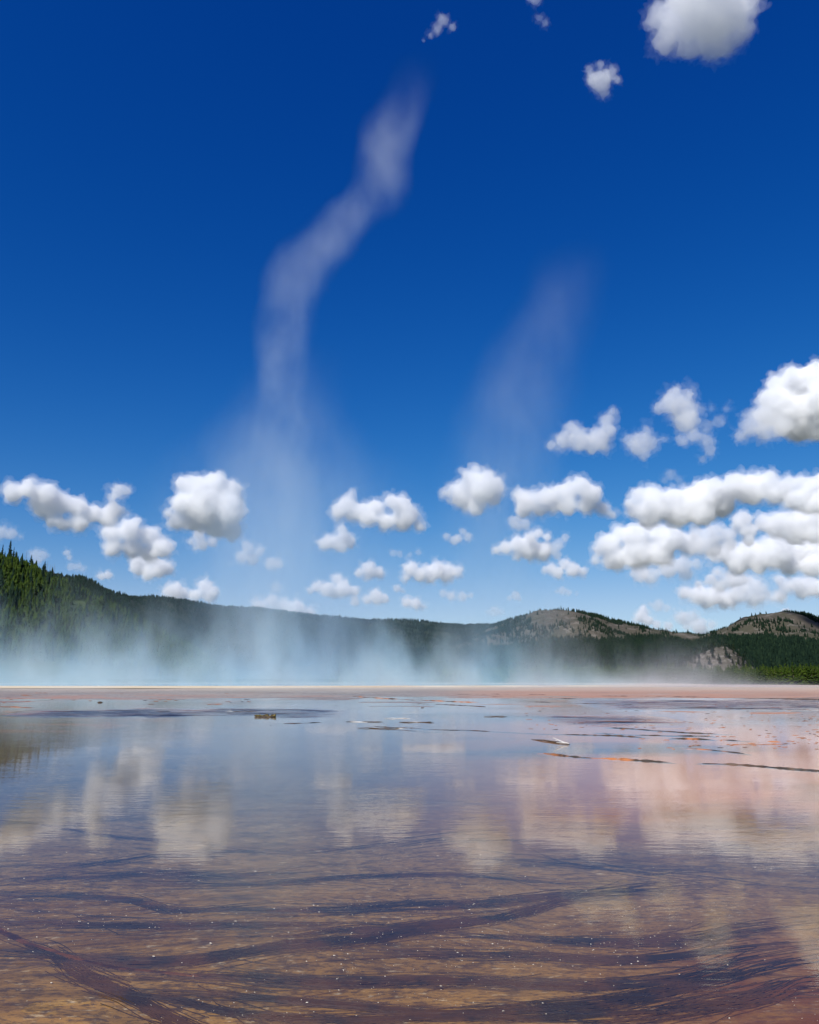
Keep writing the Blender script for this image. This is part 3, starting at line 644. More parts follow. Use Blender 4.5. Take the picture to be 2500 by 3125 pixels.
scatter('hill_forest', 'scattered dark pines on the bald hill right of centre', P, rs.uniform(7, 14, len(P)), L_DARK, 7, 1.05)
def k4(px, t, P):
    n = nz(P, 150, 3, 15.0); n2 = nz(P, 40, 2, 2.0)
    k = np.clip((n - .22) * 5 + n2 * 2.5, 0, 1) * .6 + .015
    k = np.where(t > .98, .9, k)
    k = np.where((px > 2390) & (t > .78 - (px - 2390) * .0012), np.maximum(k, np.clip(.85 + 2 * n2, 0, 1)), k)
    return np.where(t < .55, np.maximum(k, np.clip(.3 + 3 * n2, 0, 1)), k)
P, rs, _, _ = sample(H4, 7000, 10, 2080, 2700, keep=k4, t0=.2, t1=1.02, tp=.75)
scatter('hill_forest', 'scattered dark pines on the bald hill at the right edge', P, rs.uniform(7, 14, len(P)), L_DARK, 8, 1.05)
def k5(px, t, P):
    k = np.ones_like(px)
    bald = ((px > 1590) & (px < 1825) & (t > .90)) | ((px > 1925) & (px < 2108) & (t > .88))
    return np.where(bald, .02, k)
P, rs, _, _ = sample(H5, 15000, 12, 1000, 2760, keep=k5, t0=.05, t1=1.02, tp=.85)
scatter('low_ridge_forest', 'dark forest on the low ridge before the bald hills', P, rs.uniform(7, 13, len(P)), L_DARK, 9, 1.1)
rs = np.random.RandomState(77)
n = 2600; px = rs.uniform(1350, 2750, n); Yd = 405 + 330 * rs.rand(n) ** 1.3
x = (px - 1250) / F * Yd / 0.995
P = np.stack([x, Yd, apron_z(x, Yd) * (Yd < 300) - 1.5 + (Yd - 400) * .006], -1)
k_ = ~((px > 2040) & (px < 2300) & (Yd > 480)); P = P[k_]; n = len(P)
scatter('valley_forest', 'dense young pines behind the front row of the right tree line', P, rs.uniform(8.0, 11.5, n), L_YOUNG, 14, 1.2)

# --- individual pines
def needle_crown(rs, whorls, per, rmax, droop, bottom, sparse=0.0, top=1.0):
    """unit-height crown: whorls of drooping, ragged branch sprays"""
    v, f = [], []
    for q in range(whorls):
        u = (q + .5) / whorls; z = bottom + (top - bottom) * u
        R_ = rmax * (1 - u) ** .8 * (.75 + .5 * rs.rand()) + .012
        for i in range(per):
            if rs.rand() < sparse: continue
            a = 2 * math.pi * (i + rs.rand()) / per; L = R_ * rs.uniform(.55, 1.2); zz = z + rs.uniform(-.5, .5) / whorls * (top - bottom)
            ca, sa = math.cos(a), math.sin(a); dz = -droop * L * rs.uniform(.3, 1.2); wd = L * rs.uniform(.28, .45) + .006; th = .03 * rs.uniform(.6, 1.3)
            n = len(v)
            def pt(r, s, h): v.append((r * ca - s * sa, r * sa + s * ca, max(zz + h, .01)))
            pt(0, 0, .012); pt(L * .55, wd, dz * .6 + .01); pt(L * .5, 0, dz * .3 + th); pt(L * .55, -wd, dz * .6 - .01); pt(L, 0, dz); pt(L * .6, 0, dz * .6 - th)
            f += [(n, n + 1, n + 2), (n, n + 2, n + 3), (n + 2, n + 1, n + 4), (n + 2, n + 4, n + 3), (n, n + 5, n + 1), (n, n + 3, n + 5), (n + 1, n + 5, n + 4), (n + 5, n + 3, n + 4)]
    n = len(v); v += [(.008, 0, .9), (-.004, .007, .9), (-.004, -.007, .9), (0, 0, 1.0)]; f += [(n, n + 1, n + 3), (n + 1, n + 2, n + 3), (n + 2, n, n + 3)]
    return v, f
def tube_mesh(name, path, rad, seg=7):
    v, f = [], []
    P = [Vector(p) for p in path]
    for i, p in enumerate(P):
        d = (P[min(i + 1, len(P) - 1)] - P[max(i - 1, 0)]).normalized(); a = d.orthogonal().normalized(); b = d.cross(a)
        for k in range(seg):
            t = 2 * math.pi * k / seg; v.append(p + (a * math.cos(t) + b * math.sin(t)) * rad[i])
    for i in range(len(P) - 1):
        for k in range(seg): f.append((i * seg + k, i * seg + (k + 1) % seg, (i + 1) * seg + (k + 1) % seg, (i + 1) * seg + k))
    f.append(tuple(range(seg))[::-1]); f.append(tuple(range((len(P) - 1) * seg, len(P) * seg)))
    return mesh(name, v, f)
_rs = np.random.RandomState(31)
def crown_me(*a, mat=None):
    v, f = needle_crown(*a); me = mesh('crown', v, f); me.materials.append(mat); return me
def trunk_me(r=.016):
    me = tube_mesh('trunk', [(0, 0, -.04), (.004, 0, .3), (-.003, .003, .65), (0, 0, .96)], [r * 1.25, r, r * .6, r * .15]); me.materials.append(BARK); return me
YOUNG = [(trunk_me(), crown_me(_rs, 12, 7, .23, .25, .05, .05, mat=T_YOUNG)) for _ in range(6)]
OLD = [(trunk_me(.012), crown_me(_rs, 16, 6, .15, .45, .16, .22, mat=T_DARK)) for _ in range(5)]
def dead_me(rs):
    vs, fs, n = [], [], 0
    def add(path, rad):
        nonlocal n
        me = tube_mesh('x', path, rad, 5); v = [tuple(p.co) for p in me.vertices]; ff = [tuple(q + n for q in p.vertices) for p in me.polygons]
        vs.extend(v); fs.extend(ff); n += len(v); bpy.data.meshes.remove(me)
    b = rs.uniform(-.03, .03)
    add([(0, 0, -.03), (b * .4, 0, .4), (b, 0, 1)], [.014, .010, .003])
    me = mesh('trunk', vs, fs); me.materials.append(DEAD)
    vs, fs, n = [], [], 0
    for _ in range(9):
        z = rs.uniform(.35, .92); a = rs.uniform(0, 6.28); L = rs.uniform(.03, .09)
        add([(b * z, 0, z), (b * z + L * math.cos(a), L * math.sin(a), z + rs.uniform(-.02, .03))], [.004, .0015])
    m2 = mesh('branches', vs, fs); m2.materials.append(DEAD)
    return me, m2
SNAG = [dead_me(_rs) for _ in range(4)]
def put_tree(pair, loc, h, rz, label, group=None, name='pine_tree', kind='tree', parts=('trunk', 'crown'), wide=1.0, lean=0.0):
    e = bpy.data.objects.new(name, None); e.empty_display_size = .5; COL.objects.link(e)
    e.location = loc; e.scale = (h * wide, h * wide, h); e.rotation_euler = (lean, lean * .5, rz)
    for nm, me in zip(parts, pair):
        o = bpy.data.objects.new(nm, me); COL.objects.link(o); o.parent = e
    return tag(e, label, kind, group)
# front row of the tree line on the right
rs = np.random.RandomState(91)
for i in range(215):
    px = 1560 + 960 * ((i + rs.rand()) / 215) ** .85; Yd = rs.uniform(352, 404)
    x = (px - 1250) / F * Yd / .995
    put_tree(YOUNG[rs.randint(6)], (x, Yd, gz(x, Yd) - .05), rs.uniform(7.5, 11.5), rs.uniform(0, 6.28), 'young bright green pine in the front row of the right tree line', 'pines of the right tree line', wide=rs.uniform(.85, 1.2))
# old pines and snags on the crest of the left hill (photo column, tree-top row)
def h1_crest(px, dt=0.0): return H1.pts([px], [1.0 - dt])[0]
SKY = [(3,1661,'slim pine at the very left edge of the hill crest',.8),(25,1650,'tallest pine on the left hill crest, with a leaning tip',1.0),(37,1670,'thin dark pine right beside the tallest pine on the left crest',.7),
       (11,1682,'short pine between the slim one and the tallest on the left crest',.8),(44,1682,'pine with a broad crown right of the tallest on the left crest',1.0),(52,1696,'low pine at the right of the leftmost pine cluster',.9),
       (64,1688,'narrow pine standing alone between the leftmost cluster and a leaning snag',.8),(91,1694,'full dark pine standing alone on the left hill crest',1.2),
       (133,1713,'ragged pine beside the bare snags on the left hill crest',1.1),(187,1748,'last small pine on the left crest before the long ridge',1.0),(71,1712,'small pine at the foot of the leaning snag on the left crest',.9)]
for i, (px, top, lb, wd) in enumerate(SKY):
    b = h1_crest(px, .03); zt = at(px, top, b[1]).z
    put_tree(OLD[i % 5], tuple(b), zt - b[2], i * 1.3, lb, 'pines on the left hill crest', wide=wd)
DE = [(75,1682,'leaning bare snag right of the narrow pine on the left crest',-.12),(140,1712,'thin bare snag touching the ragged pine on the left crest',0.0),(148,1722,'leaning forked snag between the ragged pine and the twin poles',-.1),
      (154,1722,'left one of the twin bare poles on the left hill crest',.02),(161,1721,'right one of the twin bare poles on the left hill crest',-.04),(174,1744,'short leaning snag left of the last small pine on the crest',-.1)]
for i, (px, top, lb, ln) in enumerate(DE):
    b = h1_crest(px, .12 if 'twin' in lb else .05); zt = at(px, top, b[1]).z
    put_tree(SNAG[i % 4], tuple(b), zt - b[2], i * 2.1, lb, 'bare snags on the left hill crest', 'dead_tree', 'dead tree', ('trunk', 'branches'), lean=0)
    bpy.context.scene.objects[-1] if False else None
# pines on the rocky knoll
rs = np.random.RandomState(17)
for i in range(64):
    px = rs.uniform(2068, 2290); t = rs.uniform(.15, 1.0); b = H6.pts([px], [t])[0]
    put_tree(OLD[rs.randint(5)], tuple(b), rs.uniform(3.2, 6.5), rs.uniform(0, 6.28), 'dark pine scattered on the pale rocky knoll', 'pines on the rocky knoll', wide=2.0)
# ------------------------------------------------------------------ small things on the apron
def simple_mat(name, c1, c2, sc, rough=.8, spec=.3, lo=.4, hi=.6, bump=0.0, stretch=(1, 1, 1)):
    m = newmat(name); g = NG(m); pos = g.n('ShaderNodeNewGeometry').outputs['Position']
    n = g.noise(g.mapping(pos, stretch), sc, 5, .6); c = g.mix(g.mapr(n, lo, hi, 0, 1), c1, c2)
    ins = {'Base Color': c, 'Roughness': rough, 'Specular IOR Level': spec}
    if bump: ins['Normal'] = g.n('ShaderNodeBump', {'Strength': .7, 'Distance': bump, 'Height': n}).outputs[0]
    p = g.n('ShaderNodeBsdfPrincipled', ins); g.out(p.outputs[0]); return m
M_ORANGE = simple_mat('orange_mat', (.36, .135, .045), (.15, .065, .030), 4.0, .7)
M_DARKMAT = simple_mat('dark_mat', (.020, .018, .018), (.075, .040, .022), 3.0, .55)
M_MIXMAT = simple_mat('rusty_mat', (.36, .13, .04), (.035, .026, .02), 1.1, .65, lo=.44, hi=.56)
M_RUST = simple_mat('rust_brown_mat', (.13, .045, .010), (.035, .016, .008), 5.0, .6)
M_ROCK = simple_mat('dark_sinter_rock', (.035, .026, .020), (.11, .075, .045), 9.0, .85, bump=.02)
M_MOSS = simple_mat('mossy_clump', (.16, .12, .030), (.045, .035, .018), 14.0, .9, bump=.02)
M_WHITE = simple_mat('bleached_wood', (.66, .63, .58), (.42, .39, .35), 6.0, .8, stretch=(1, 1, 4))
M_LOG = simple_mat('grey_log', (.40, .37, .33), (.24, .22, .19), 2.0, .85)
M_FLAKE = simple_mat('white_sinter_flake', (.72, .66, .56), (.42, .36, .28), 30.0, .6)
WATER = 0.022
def ap(px, py):
    p = on_apron(px, py); return Vector((p.x, p.y, gz(p.x, p.y)))
def mat_ridge(pts, mat, label, wid=.10, hgt=.03, seed=0, cover=.55, step=.07, meander=.16):
    """broken low wall of mat standing out of the water along photo points"""
    P = np.array([tuple(ap(*q)) for q in pts]); d = np.r_[0, np.cumsum(np.hypot(*np.diff(P[:, :2], axis=0).T))]
    n = max(12, int(d[-1] / step)); s = np.linspace(0, d[-1], n); x = np.interp(s, d, P[:, 0]); y = np.interp(s, d, P[:, 1])
    y = y + meander * fbm(s * .9 + seed, 0 * s + seed, 0 * s, 5, .6); tx, ty = np.gradient(x), np.gradient(y); L = np.hypot(tx, ty); nx, ny = -ty / L, tx / L
    k = fbm(s * 1.1 + seed * 3.1, 0 * s, 0 * s + 4, 4, .65); top = hgt * np.clip(.15 + (k + cover - .38) * 2.4, -1, 1.1) * (.75 + .5 * vnoise(s * 11, 0 * s + seed, 0 * s))
    ends = np.minimum(sstep(0, .6, s), sstep(0, .6, d[-1] - s)); top = top * ends - .03 * (1 - ends)
    ww = .62 * wid * (.5 + 1.1 * np.abs(fbm(s * 1.7 + seed, 0 * s + 8, 0 * s, 3))) + .012
    V = []
    for u, h in ((-1, -.06), (-.55, .55), (-.1, 1.0), (.4, .7), (1, -.06)):
        j = .35 * vnoise(s * 9 + u * 5, 0 * s + seed, 0 * s); zz = np.where(h < 0, -.05, WATER + np.minimum(top, top * h) if h < 0 else WATER + np.where(top > 0, top * h, top))
        V.append(np.stack([x + nx * ww * (u + j), y + ny * ww * (u + j), apron_z(x, y) + zz], -1))
    V = np.stack(V, 1).reshape(-1, 3); f = []
    for i in range(n - 1):
        for q in range(4): a0 = i * 5 + q; f.append((a0, a0 + 1, a0 + 6, a0 + 5))
    f.append((4, 3, 2, 1, 0)); e = (n - 1) * 5; f.append((e, e + 1, e + 2, e + 3, e + 4))
    V -= V.mean(0) * 0
    o = link('mat_ridge', mesh('mat_ridge', V, [tuple(q[::-1]) for q in f]), mat); smooth(o.data)
    return tag(o, label, 'mat ridge', 'low mat ridges standing out of the water')
RG = [
 ([(1610,2299),(1690,2306),(1810,2317),(1913,2323),(1996,2328),(2096,2332)], M_MIXMAT, 'orange left half of the nearest long ridge line on the right', .07, .026, .72),
 ([(2090,2332),(2226,2337),(2330,2344),(2382,2349),(2500,2357),(2600,2362)], M_DARKMAT, 'black right half of the nearest long ridge line, reaching the right edge', .06, .022, .80),
 ([(2007,2255),(2174,2260),(2278,2264),(2383,2267),(2435,2272)], M_MIXMAT, 'orange and black ridge line just above the nearest long one', .09, .03, .75),
 ([(1250,2228),(1431,2231),(1612,2240),(1760,2245),(1859,2247),(2007,2255)], M_DARKMAT, 'long black ridge line left of the orange and black one', .07, .02, .58),
 ([(1824,2221),(1934,2227),(2017,2234),(2100,2239),(2210,2243),(2278,2242)], M_DARKMAT, 'thin dark ridge line behind the orange and black one', .06, .018, .58),
 ([(1788,2237),(1965,2247),(2110,2249),(2226,2251)], M_DARKMAT, 'thin dark ridge line between two other dark ones right of the driftwood', .05, .02, .58),
 ([(2184,2279),(2273,2275),(2383,2274),(2440,2270)], M_ORANGE, 'short bright orange ridge line at the right below the orange and black one', .10, .016, .62),
 ([(2043,2285),(2122,2289),(2174,2293),(2294,2305),(2325,2308)], M_MIXMAT, 'faint broken orange line right of the driftwood', .05, .012, .5),
 ([(1330,2122),(1504,2120),(1640,2122),(1757,2124)], M_DARKMAT, 'far speckled black ridge line in the middle, left part', .22, .035, .62),
 ([(1740,2124),(1900,2127),(2011,2128),(2265,2132),(2500,2138),(2600,2140)], M_DARKMAT, 'far black ridge line reaching the right edge below the tree line', .18, .03, .60),
 ([(1480,2127),(1650,2131),(1780,2134)], M_DARKMAT, 'short far dark line right under the speckled black one', .16, .025, .55),
 ([(1004,2122),(1127,2130),(1265,2138),(1409,2144),(1500,2146)], M_MIXMAT, 'far orange and black ridge line left of the middle', .18, .03, .60),
 ([(1250,2148),(1395,2154),(1504,2160)], M_DARKMAT, 'dark ridge line under the far orange and black one', .10, .022, .62),
 ([(22,2117),(180,2116),(290,2118),(395,2121)], M_ORANGE, 'longest far orange streak on the left near the rim', .30, .02, .60),
 ([(60,2122),(100,2126),(135,2129)], M_ORANGE, 'short thick orange streak at far left', .30, .022, .7),
 ([(170,2128),(215,2131),(260,2132)], M_ORANGE, 'short orange streak left of the dark rock', .24, .016, .6),
 ([(405,2136),(440,2134),(480,2133)], M_ORANGE, 'short orange streak right of the dark rock', .20, .018, .65),
 ([(-40,2158),(40,2159),(110,2163)], M_ORANGE, 'broad orange streak at the left edge above the ruffled water', .35, .018, .7),
 ([(-20,2172),(40,2175),(70,2170)], M_ORANGE, 'orange streak at the left edge beside the ruffled water', .28, .012, .6),
 ([(448,2172),(520,2173),(530,2175)], M_DARKMAT, 'thin dark streak along the ruffled water on the left', .08, .015, .65),
 ([(826,2212),(900,2210),(1014,2206)], M_DARKMAT, 'thin black line trailing right from a small dark stone', .07, .018, .62),
 ([(1105,2216),(1200,2223),(1330,2226)], M_DARKMAT, 'thin black line running under the debris in the middle', .06, .014, .55),
 ([(1120,2228),(1250,2232),(1400,2240)], M_DARKMAT, 'thin black line just below the debris in the middle', .05, .012, .5),
 ([(1560,2141),(1760,2148),(1960,2152)], M_DARKMAT, 'dark broken line across the pale mat right of the middle', .10, .018, .5),
 ([(2040,2160),(2250,2163),(2500,2168)], M_DARKMAT, 'dark line in front of the far ruffled water on the right', .10, .018, .55),
]
for i, (pt, mt, lb, wd, hg, cv) in enumerate(RG): mat_ridge(pt, mt, lb, wd, hg, i * 2.3 + 1, cv, .015 if pt[0][1] > 2700 else .07, .10 if pt[0][1] > 2700 else .16)

# dark filament streamers combed by the flow over the bed
M_FIL = simple_mat('dark_filaments', (.034, .019, .008), (.080, .034, .010), 2.0, .6)
M_FILR = simple_mat('rusty_filaments', (.15, .052, .010), (.045, .018, .007), 4.0, .6)
def streamer(pts, sig, label, seed, n_per=95.0, mat=None, wid=(.003, .009)):
    r2 = np.random.RandomState(seed + 500); P = np.array([tuple(ap(x / .69, 2050 + y / .69)) for x, y in pts]); sig = sig * 1.25
    d = np.r_[0, np.cumsum(np.hypot(*np.diff(P[:, :2], axis=0).T))]; D = d[-1]; V, Fc, n = [], [], 0
    ss = np.linspace(0, D, 60); px_, py_ = np.interp(ss, d, P[:, 0]), np.interp(ss, d, P[:, 1])
    ker = np.ones(9) / 9; px_ = np.convolve(np.pad(px_, 4, 'edge'), ker, 'valid'); py_ = np.convolve(np.pad(py_, 4, 'edge'), ker, 'valid')
    py_ = py_ + sig * 1.2 * fbm(ss * .7 + seed, 0 * ss, 0 * ss, 3)
    e0, e1 = .9, .9; i0, i1 = max(0, 6), -7       # the comb runs out past both ends of the line
    tx0, ty0 = (px_[0] - px_[i0]), (py_[0] - py_[i0]); l0 = math.hypot(tx0, ty0); tx1, ty1 = (px_[-1] - px_[i1]), (py_[-1] - py_[i1]); l1 = math.hypot(tx1, ty1)
    ss = np.r_[-e0, ss, D + e1]; px_ = np.r_[px_[0] + tx0 / l0 * e0, px_, px_[-1] + tx1 / l1 * e1]; py_ = np.r_[py_[0] + ty0 / l0 * e0 * .6, py_, py_[-1] + ty1 / l1 * e1 * .6]
    n_per *= min(1.0, (6.2 / P[:, 1].mean()) ** .8)
    for _ in range(int(n_per * D * .30)):
        L = r2.uniform(.35, 1.9) * min(1.0, D / 3 + .3); c = D * (r2.beta(1.35, 1.35) * 1.12 - .06); k = 11; u = np.linspace(max(c - L / 2, -e0), min(c + L / 2, D + e1), k)
        fade = min(1.0, 3 * c / D + .25, 3 * (D - c) / D + .25); g1 = r2.normal(); off = g1 * sig * (1.15 - .3 * fade) * (.7 + .6 * vnoise(np.array(c * 1.3 + seed), np.array(2.0), np.array(0.0))); sl_ = r2.normal() * sig * (.45 if r2.rand() < .85 else 1.0)
        x = np.interp(u, ss, px_); y = np.interp(u, ss, py_) + off + sl_ * np.linspace(-1, 1, k) + .35 * sig * fbm(u * 2.5 + r2.rand() * 50, 0 * u, 0 * u, 2)
        w_ = r2.uniform(*wid) * (1.0 if abs(g1) < .7 else .6) * np.sin(np.linspace(.15, math.pi - .15, k)) * (y.mean() / 6) ** .5
        z = bed_z(x, y) + .003 + .003 * r2.rand()
        V.append(np.stack([x, y - w_ / 2, z], -1)); V.append(np.stack([x, y + w_ / 2, z], -1)); V.append(np.stack([x, y, z + .0035], -1))
        for i in range(k - 1): Fc += [(n + i, n + i + 1, n + 2 * k + i + 1, n + 2 * k + i), (n + 2 * k + i, n + 2 * k + i + 1, n + k + i + 1, n + k + i)]
        n += 3 * k
    o = link('filament_streamer', mesh('filament_streamer', np.vstack(V), np.array(Fc)), mat or M_FIL)
    return tag(o, label, 'streamer', 'dark streamers on the bed of the shallows')
ST_ = [
 ([(-40,445),(150,432),(300,425),(430,435),(540,430)], .15, 'wide dark streamer at the left edge just below the cloud reflections', 80, None),
 ([(60,425),(200,412),(300,395),(400,388)], .20, 'short dark streamer slanting up from the left edge one', 60, None),
 ([(-40,470),(120,475),(250,482),(370,505),(520,495)], .09, 'thin dark streamer at left below the wide upper one', 80, None),
 ([(-40,540),(150,540),(300,530),(450,530),(640,535)], .09, 'level dark streamer from the left edge, third from the top', 95, None),
 ([(100,600),(200,615),(350,620),(480,605),(600,580),(740,575),(860,550),(1000,535),(1100,510),(1190,478)], .060, 'longest dark streamer sweeping from lower left up to the middle', 130, None),
 ([(480,640),(600,650),(800,650),(950,640),(1050,655),(1200,665),(1400,650),(1570,612)], .060, 'long dark streamer low in the middle, rising to the right', 120, None),
 ([(540,502),(700,500),(850,495),(1000,490),(1130,478),(1260,470),(1350,458)], .080, 'level dark streamer across the middle of the shallows', 110, None),
 ([(110,600),(200,655),(280,700),(370,745),(420,770)], .075, 'broad dark streamer slanting down the lower left', 170, None),
 ([(460,688),(650,700),(800,712),(950,725),(1150,715),(1350,690),(1610,622)], .060, 'lowest long dark streamer, rising at its right end', 120, None),
 ([(860,600),(1000,605),(1150,600),(1300,610),(1520,588)], .060, 'dark streamer between the two long low ones, right of the middle', 100, None),
 ([(1050,565),(1180,570),(1300,575),(1450,570),(1570,548)], .075, 'dark streamer right of the middle above the low ones', 105, None),
 ([(380,447),(530,455),(700,440),(900,430),(1120,440)], .11, 'faint dark streamer below the reflections in the middle', 60, None),
 ([(-40,308),(100,325),(200,345),(340,356)], .05, 'thin dark line over the cloud reflections at left', 40, None),
 ([(400,380),(600,385),(800,370),(1020,355)], .16, 'faint streamer at the foot of the left cloud reflections', 35, None),
 ([(620,562),(720,545),(830,540),(960,525)], .06, 'short dark streamer just above the longest one', 90, None),
 ([(1130,405),(1250,420),(1400,440),(1620,452)], .16, 'faint wide streamer under the right cloud reflections', 50, None),
 ([(330,690),(450,720),(600,738),(760,742)], .07, 'dark streamer low at left of the middle near the bottom edge', 140, None),
 ([(1680,665),(1500,705),(1350,735),(1250,745)], .09, 'dark streamer in the lower right corner', 130, None),
 ([(700,745),(900,738),(1100,735),(1300,728)], .05, 'dark streamer along the bottom edge in the middle', 110, None),
 ([(-30,528),(10,555),(60,580),(100,592),(140,605),(200,620),(260,630)], .018, 'narrow rusty streamer curving in from the left edge', 260, M_FILR),
 ([(1620,690),(1680,655),(1760,648)], .03, 'narrow rusty streamer at the lower right edge', 200, M_FILR),
]
for i, (pt, sg, lb, np_, mt) in enumerate(ST_): streamer(pt, sg, lb, i * 3 + 1, np_, mt)

# flakes of mat and sinter
def flake_me(rs, mat, n=9, dome=.12, name='mat_flake'):
    a = np.sort(rs.uniform(0, 6.28, n)); r = rs.uniform(.55, 1.0, n)
    v = [(0, 0, dome)] + [(r[i] * math.cos(a[i]) * .5, r[i] * math.sin(a[i]) * .5, 0) for i in range(n)] + [(r[i] * math.cos(a[i]) * .3, r[i] * math.sin(a[i]) * .3, dome * rs.uniform(.6, 1.1)) for i in range(n)] + [(0, 0, -.05)]
    f = []
    for i in range(n):
        j = (i + 1) % n; f += [(1 + i, 1 + j, 1 + n + j, 1 + n + i), (0, 1 + n + i, 1 + n + j), (2 * n + 1, 1 + j, 1 + i)]
    me = mesh(name, v, f); me.materials.append(mat); return me
rs = np.random.RandomState(404)
OFL = [flake_me(rs, M_ORANGE) for _ in range(5)] + [flake_me(rs, M_MIXMAT) for _ in range(3)]
def put_flake(meshes, px, py, w_, h_, label, group, cat='mat flake', name='mat_flake'):
    p = ap(px, py); o = bpy.data.objects.new(name, meshes[rs.randint(len(meshes))]); COL.objects.link(o)
    o.location = (p.x, p.y, p.z + WATER - .002); o.scale = (w_ * rs.uniform(.8, 1.8), w_ * rs.uniform(.5, .9), h_); o.rotation_euler = (0, 0, rs.uniform(-.4, .4) + (math.pi if rs.rand() < .5 else 0))
    return tag(o, label, cat, group)
for _ in range(185):
    px = 2500 - 900 * rs.rand() ** 1.5; py = rs.uniform(2152, 2292)
    if py > 2235 and px < 1950: py -= 70
    put_flake(OFL, px, py, rs.uniform(.07, .20), .08, 'small orange flake of mat among many in the shallow water on the right', 'orange mat flakes on the right')
for _ in range(46):
    put_flake(OFL, rs.uniform(0, 760), rs.uniform(2116, 2152), rs.uniform(.16, .42), .12, 'small orange flake of mat on the pale flat at far left', 'orange mat flakes on the left')
WFL = [flake_me(rs, M_FLAKE, 7, .10, 'white_flake') for _ in range(6)]
for _ in range(80):
    py = 2560 + 560 * rs.rand() ** .8; px = rs.uniform(-20, 2520); d = ap(px, py).y
    put_flake(WFL, px, py, rs.uniform(.007, .018) * (d / 6) ** .5, .03, 'white sinter flake floating on the brown shallows in the foreground', 'white flakes in the foreground', 'sinter flake', 'white_flake')
V, Fc, n = [], [], 0
base_ = [(np.array([q.co for q in m_.vertices]), [tuple(p.vertices) for p in m_.polygons]) for m_ in WFL]
for _ in range(2600):
    py = 2430 + 700 * rs.rand() ** .7; px = rs.uniform(-40, 2540); p = ap(px, py)
    if vnoise(np.array(p.x * .7), np.array(p.y * 1.3), np.array(3.0)) * 1.4 + .25 < rs.rand() * .9: continue
    bv, bf = base_[rs.randint(6)]; w_ = (.0018 + .006 * rs.rand() ** 2.2) * (p.y / 6) ** .5; a = rs.uniform(-.5, .5)
    q = bv * (w_ * rs.uniform(.9, 2.2), w_ * .7, .02); c, s_ = math.cos(a), math.sin(a)
    V.append(np.stack([q[:, 0] * c - q[:, 1] * s_ + p.x, q[:, 0] * s_ + q[:, 1] * c + p.y, q[:, 2] + p.z + WATER], -1)); Fc += [tuple(i + n for i in t) for t in bf]; n += len(bv)
o = link('flake_litter', mesh('flake_litter', np.vstack(V), Fc), M_FLAKE)
tag(o, 'fine white flakes strewn over the near shallows', 'flakes', kind='stuff')

# stones, clumps, driftwood
def lump(name, px, py, w_, h_, mat, seed, depth=.7, rough=.5):
    p = ap(px, py); v, f = ICO3; v = v.copy(); nn = 1 + rough * fbm(v[:, 0] * 1.6 + seed, v[:, 1] * 1.6, v[:, 2] * 1.6, 4, .6); v = v * nn[:, None]
    v[:, 2] = np.maximum(v[:, 2], -.25); v = v * (w_ / 2, w_ / 2 * depth, h_)
    o = link(name, mesh(name, v, f), mat); o.location = p; return o
o = lump('dark_stone', 305, 2146, .30, .075, M_ROCK, 1.0); tag(o, 'dark lumpy stone alone on the pale flat at left', 'stone')
o = lump('dark_stone', 826, 2216, .07, .03, M_ROCK, 4.0); tag(o, 'tiny dark stone at the left end of a thin black line', 'stone')
for px, py, w_, lb in ((705, 2145, .10, 'left of two tiny dark stones on the pale flat'), (735, 2138, .10, 'right of two tiny dark stones on the pale flat'), (1025, 2155, .10, 'tiny dark stone in front of the far orange ridge'),
                       (198, 2284, .04, 'tiny dark stone in the calm water at far left'), (1375, 2395, .028, 'tiny dark stone standing alone in the middle of the mirror'), (1290, 2162, .14, 'small dark stone right of the middle on the blue water')):
    tag(lump('dark_stone', px, py, w_, w_ * .3, M_ROCK, px * .1), lb, 'stone')
p = ap(810, 2190); e = bpy.data.objects.new('mossy_clump', None); COL.objects.link(e); e.location = p
tag(e, 'low yellowish mossy clump with ragged top standing in the water', 'clump')
v, f = ICO3; v = v.copy() * (1 + .4 * fbm(v[:, 0] * 2, v[:, 1] * 2, v[:, 2] * 2, 4))[:, None]; v[:, 2] = np.maximum(v[:, 2], -.2)
link('mound', mesh('mound', v * (.38, .16, .055), f), M_ROCK, e)
for k in range(9):
    v, f = ICO2; v = v.copy() * (1 + .5 * fbm(v[:, 0] * 2 + k, v[:, 1] * 2, v[:, 2] * 2, 3))[:, None]
    o = link('tuft', mesh('tuft', v * (.055, .045, .030 + .014 * (k % 3)), f), M_MOSS, e); o.location = (-.33 + k * .082, .04 * math.sin(k * 2.1), .055 + .012 * math.cos(k * 1.7))
def debris(px, py, n, spread, label, white, seed):
    r2 = np.random.RandomState(seed); p = ap(px, py); e = bpy.data.objects.new('debris_raft', None); COL.objects.link(e); e.location = p; tag(e, label, 'debris')
    for k in range(n):
        x = (k / max(n - 1, 1) - .5) * spread; L = r2.uniform(.12, .3); a = r2.uniform(-.25, .25)
        me = tube_mesh('twig', [(-L * math.cos(a), -L * math.sin(a), .01), (0, .01, r2.uniform(.004, .022)), (L * math.cos(a), L * math.sin(a), r2.uniform(.0, .012))], [.005, .011, .004], 6)
        o = link('twig', me, M_WHITE if k in white else M_ROCK, e); o.location = (x, r2.uniform(-.12, .12), WATER)
debris(1115, 2206, 5, .8, 'raft of dark twigs right of the mossy clump', (1,), 3)
debris(1170, 2226, 6, .9, 'raft of twigs with a white stub, in front of the other rafts', (5,), 4)
debris(1272, 2207, 6, .8, 'raft of dark twigs with white pieces, rightmost of the rafts', (2, 3), 5)
debris(1215, 2195, 2, .35, 'pale twig pair floating behind the rafts of twigs', (0, 1), 6)
debris(1515, 2189, 4, .35, 'little dark heap of twigs right of the rafts', (), 8)
debris(735, 2173, 4, .8, 'dark stick lying along the ruffled water left of the mossy clump', (0,), 9)
a, b = ap(1622, 2260), ap(1738, 2275)
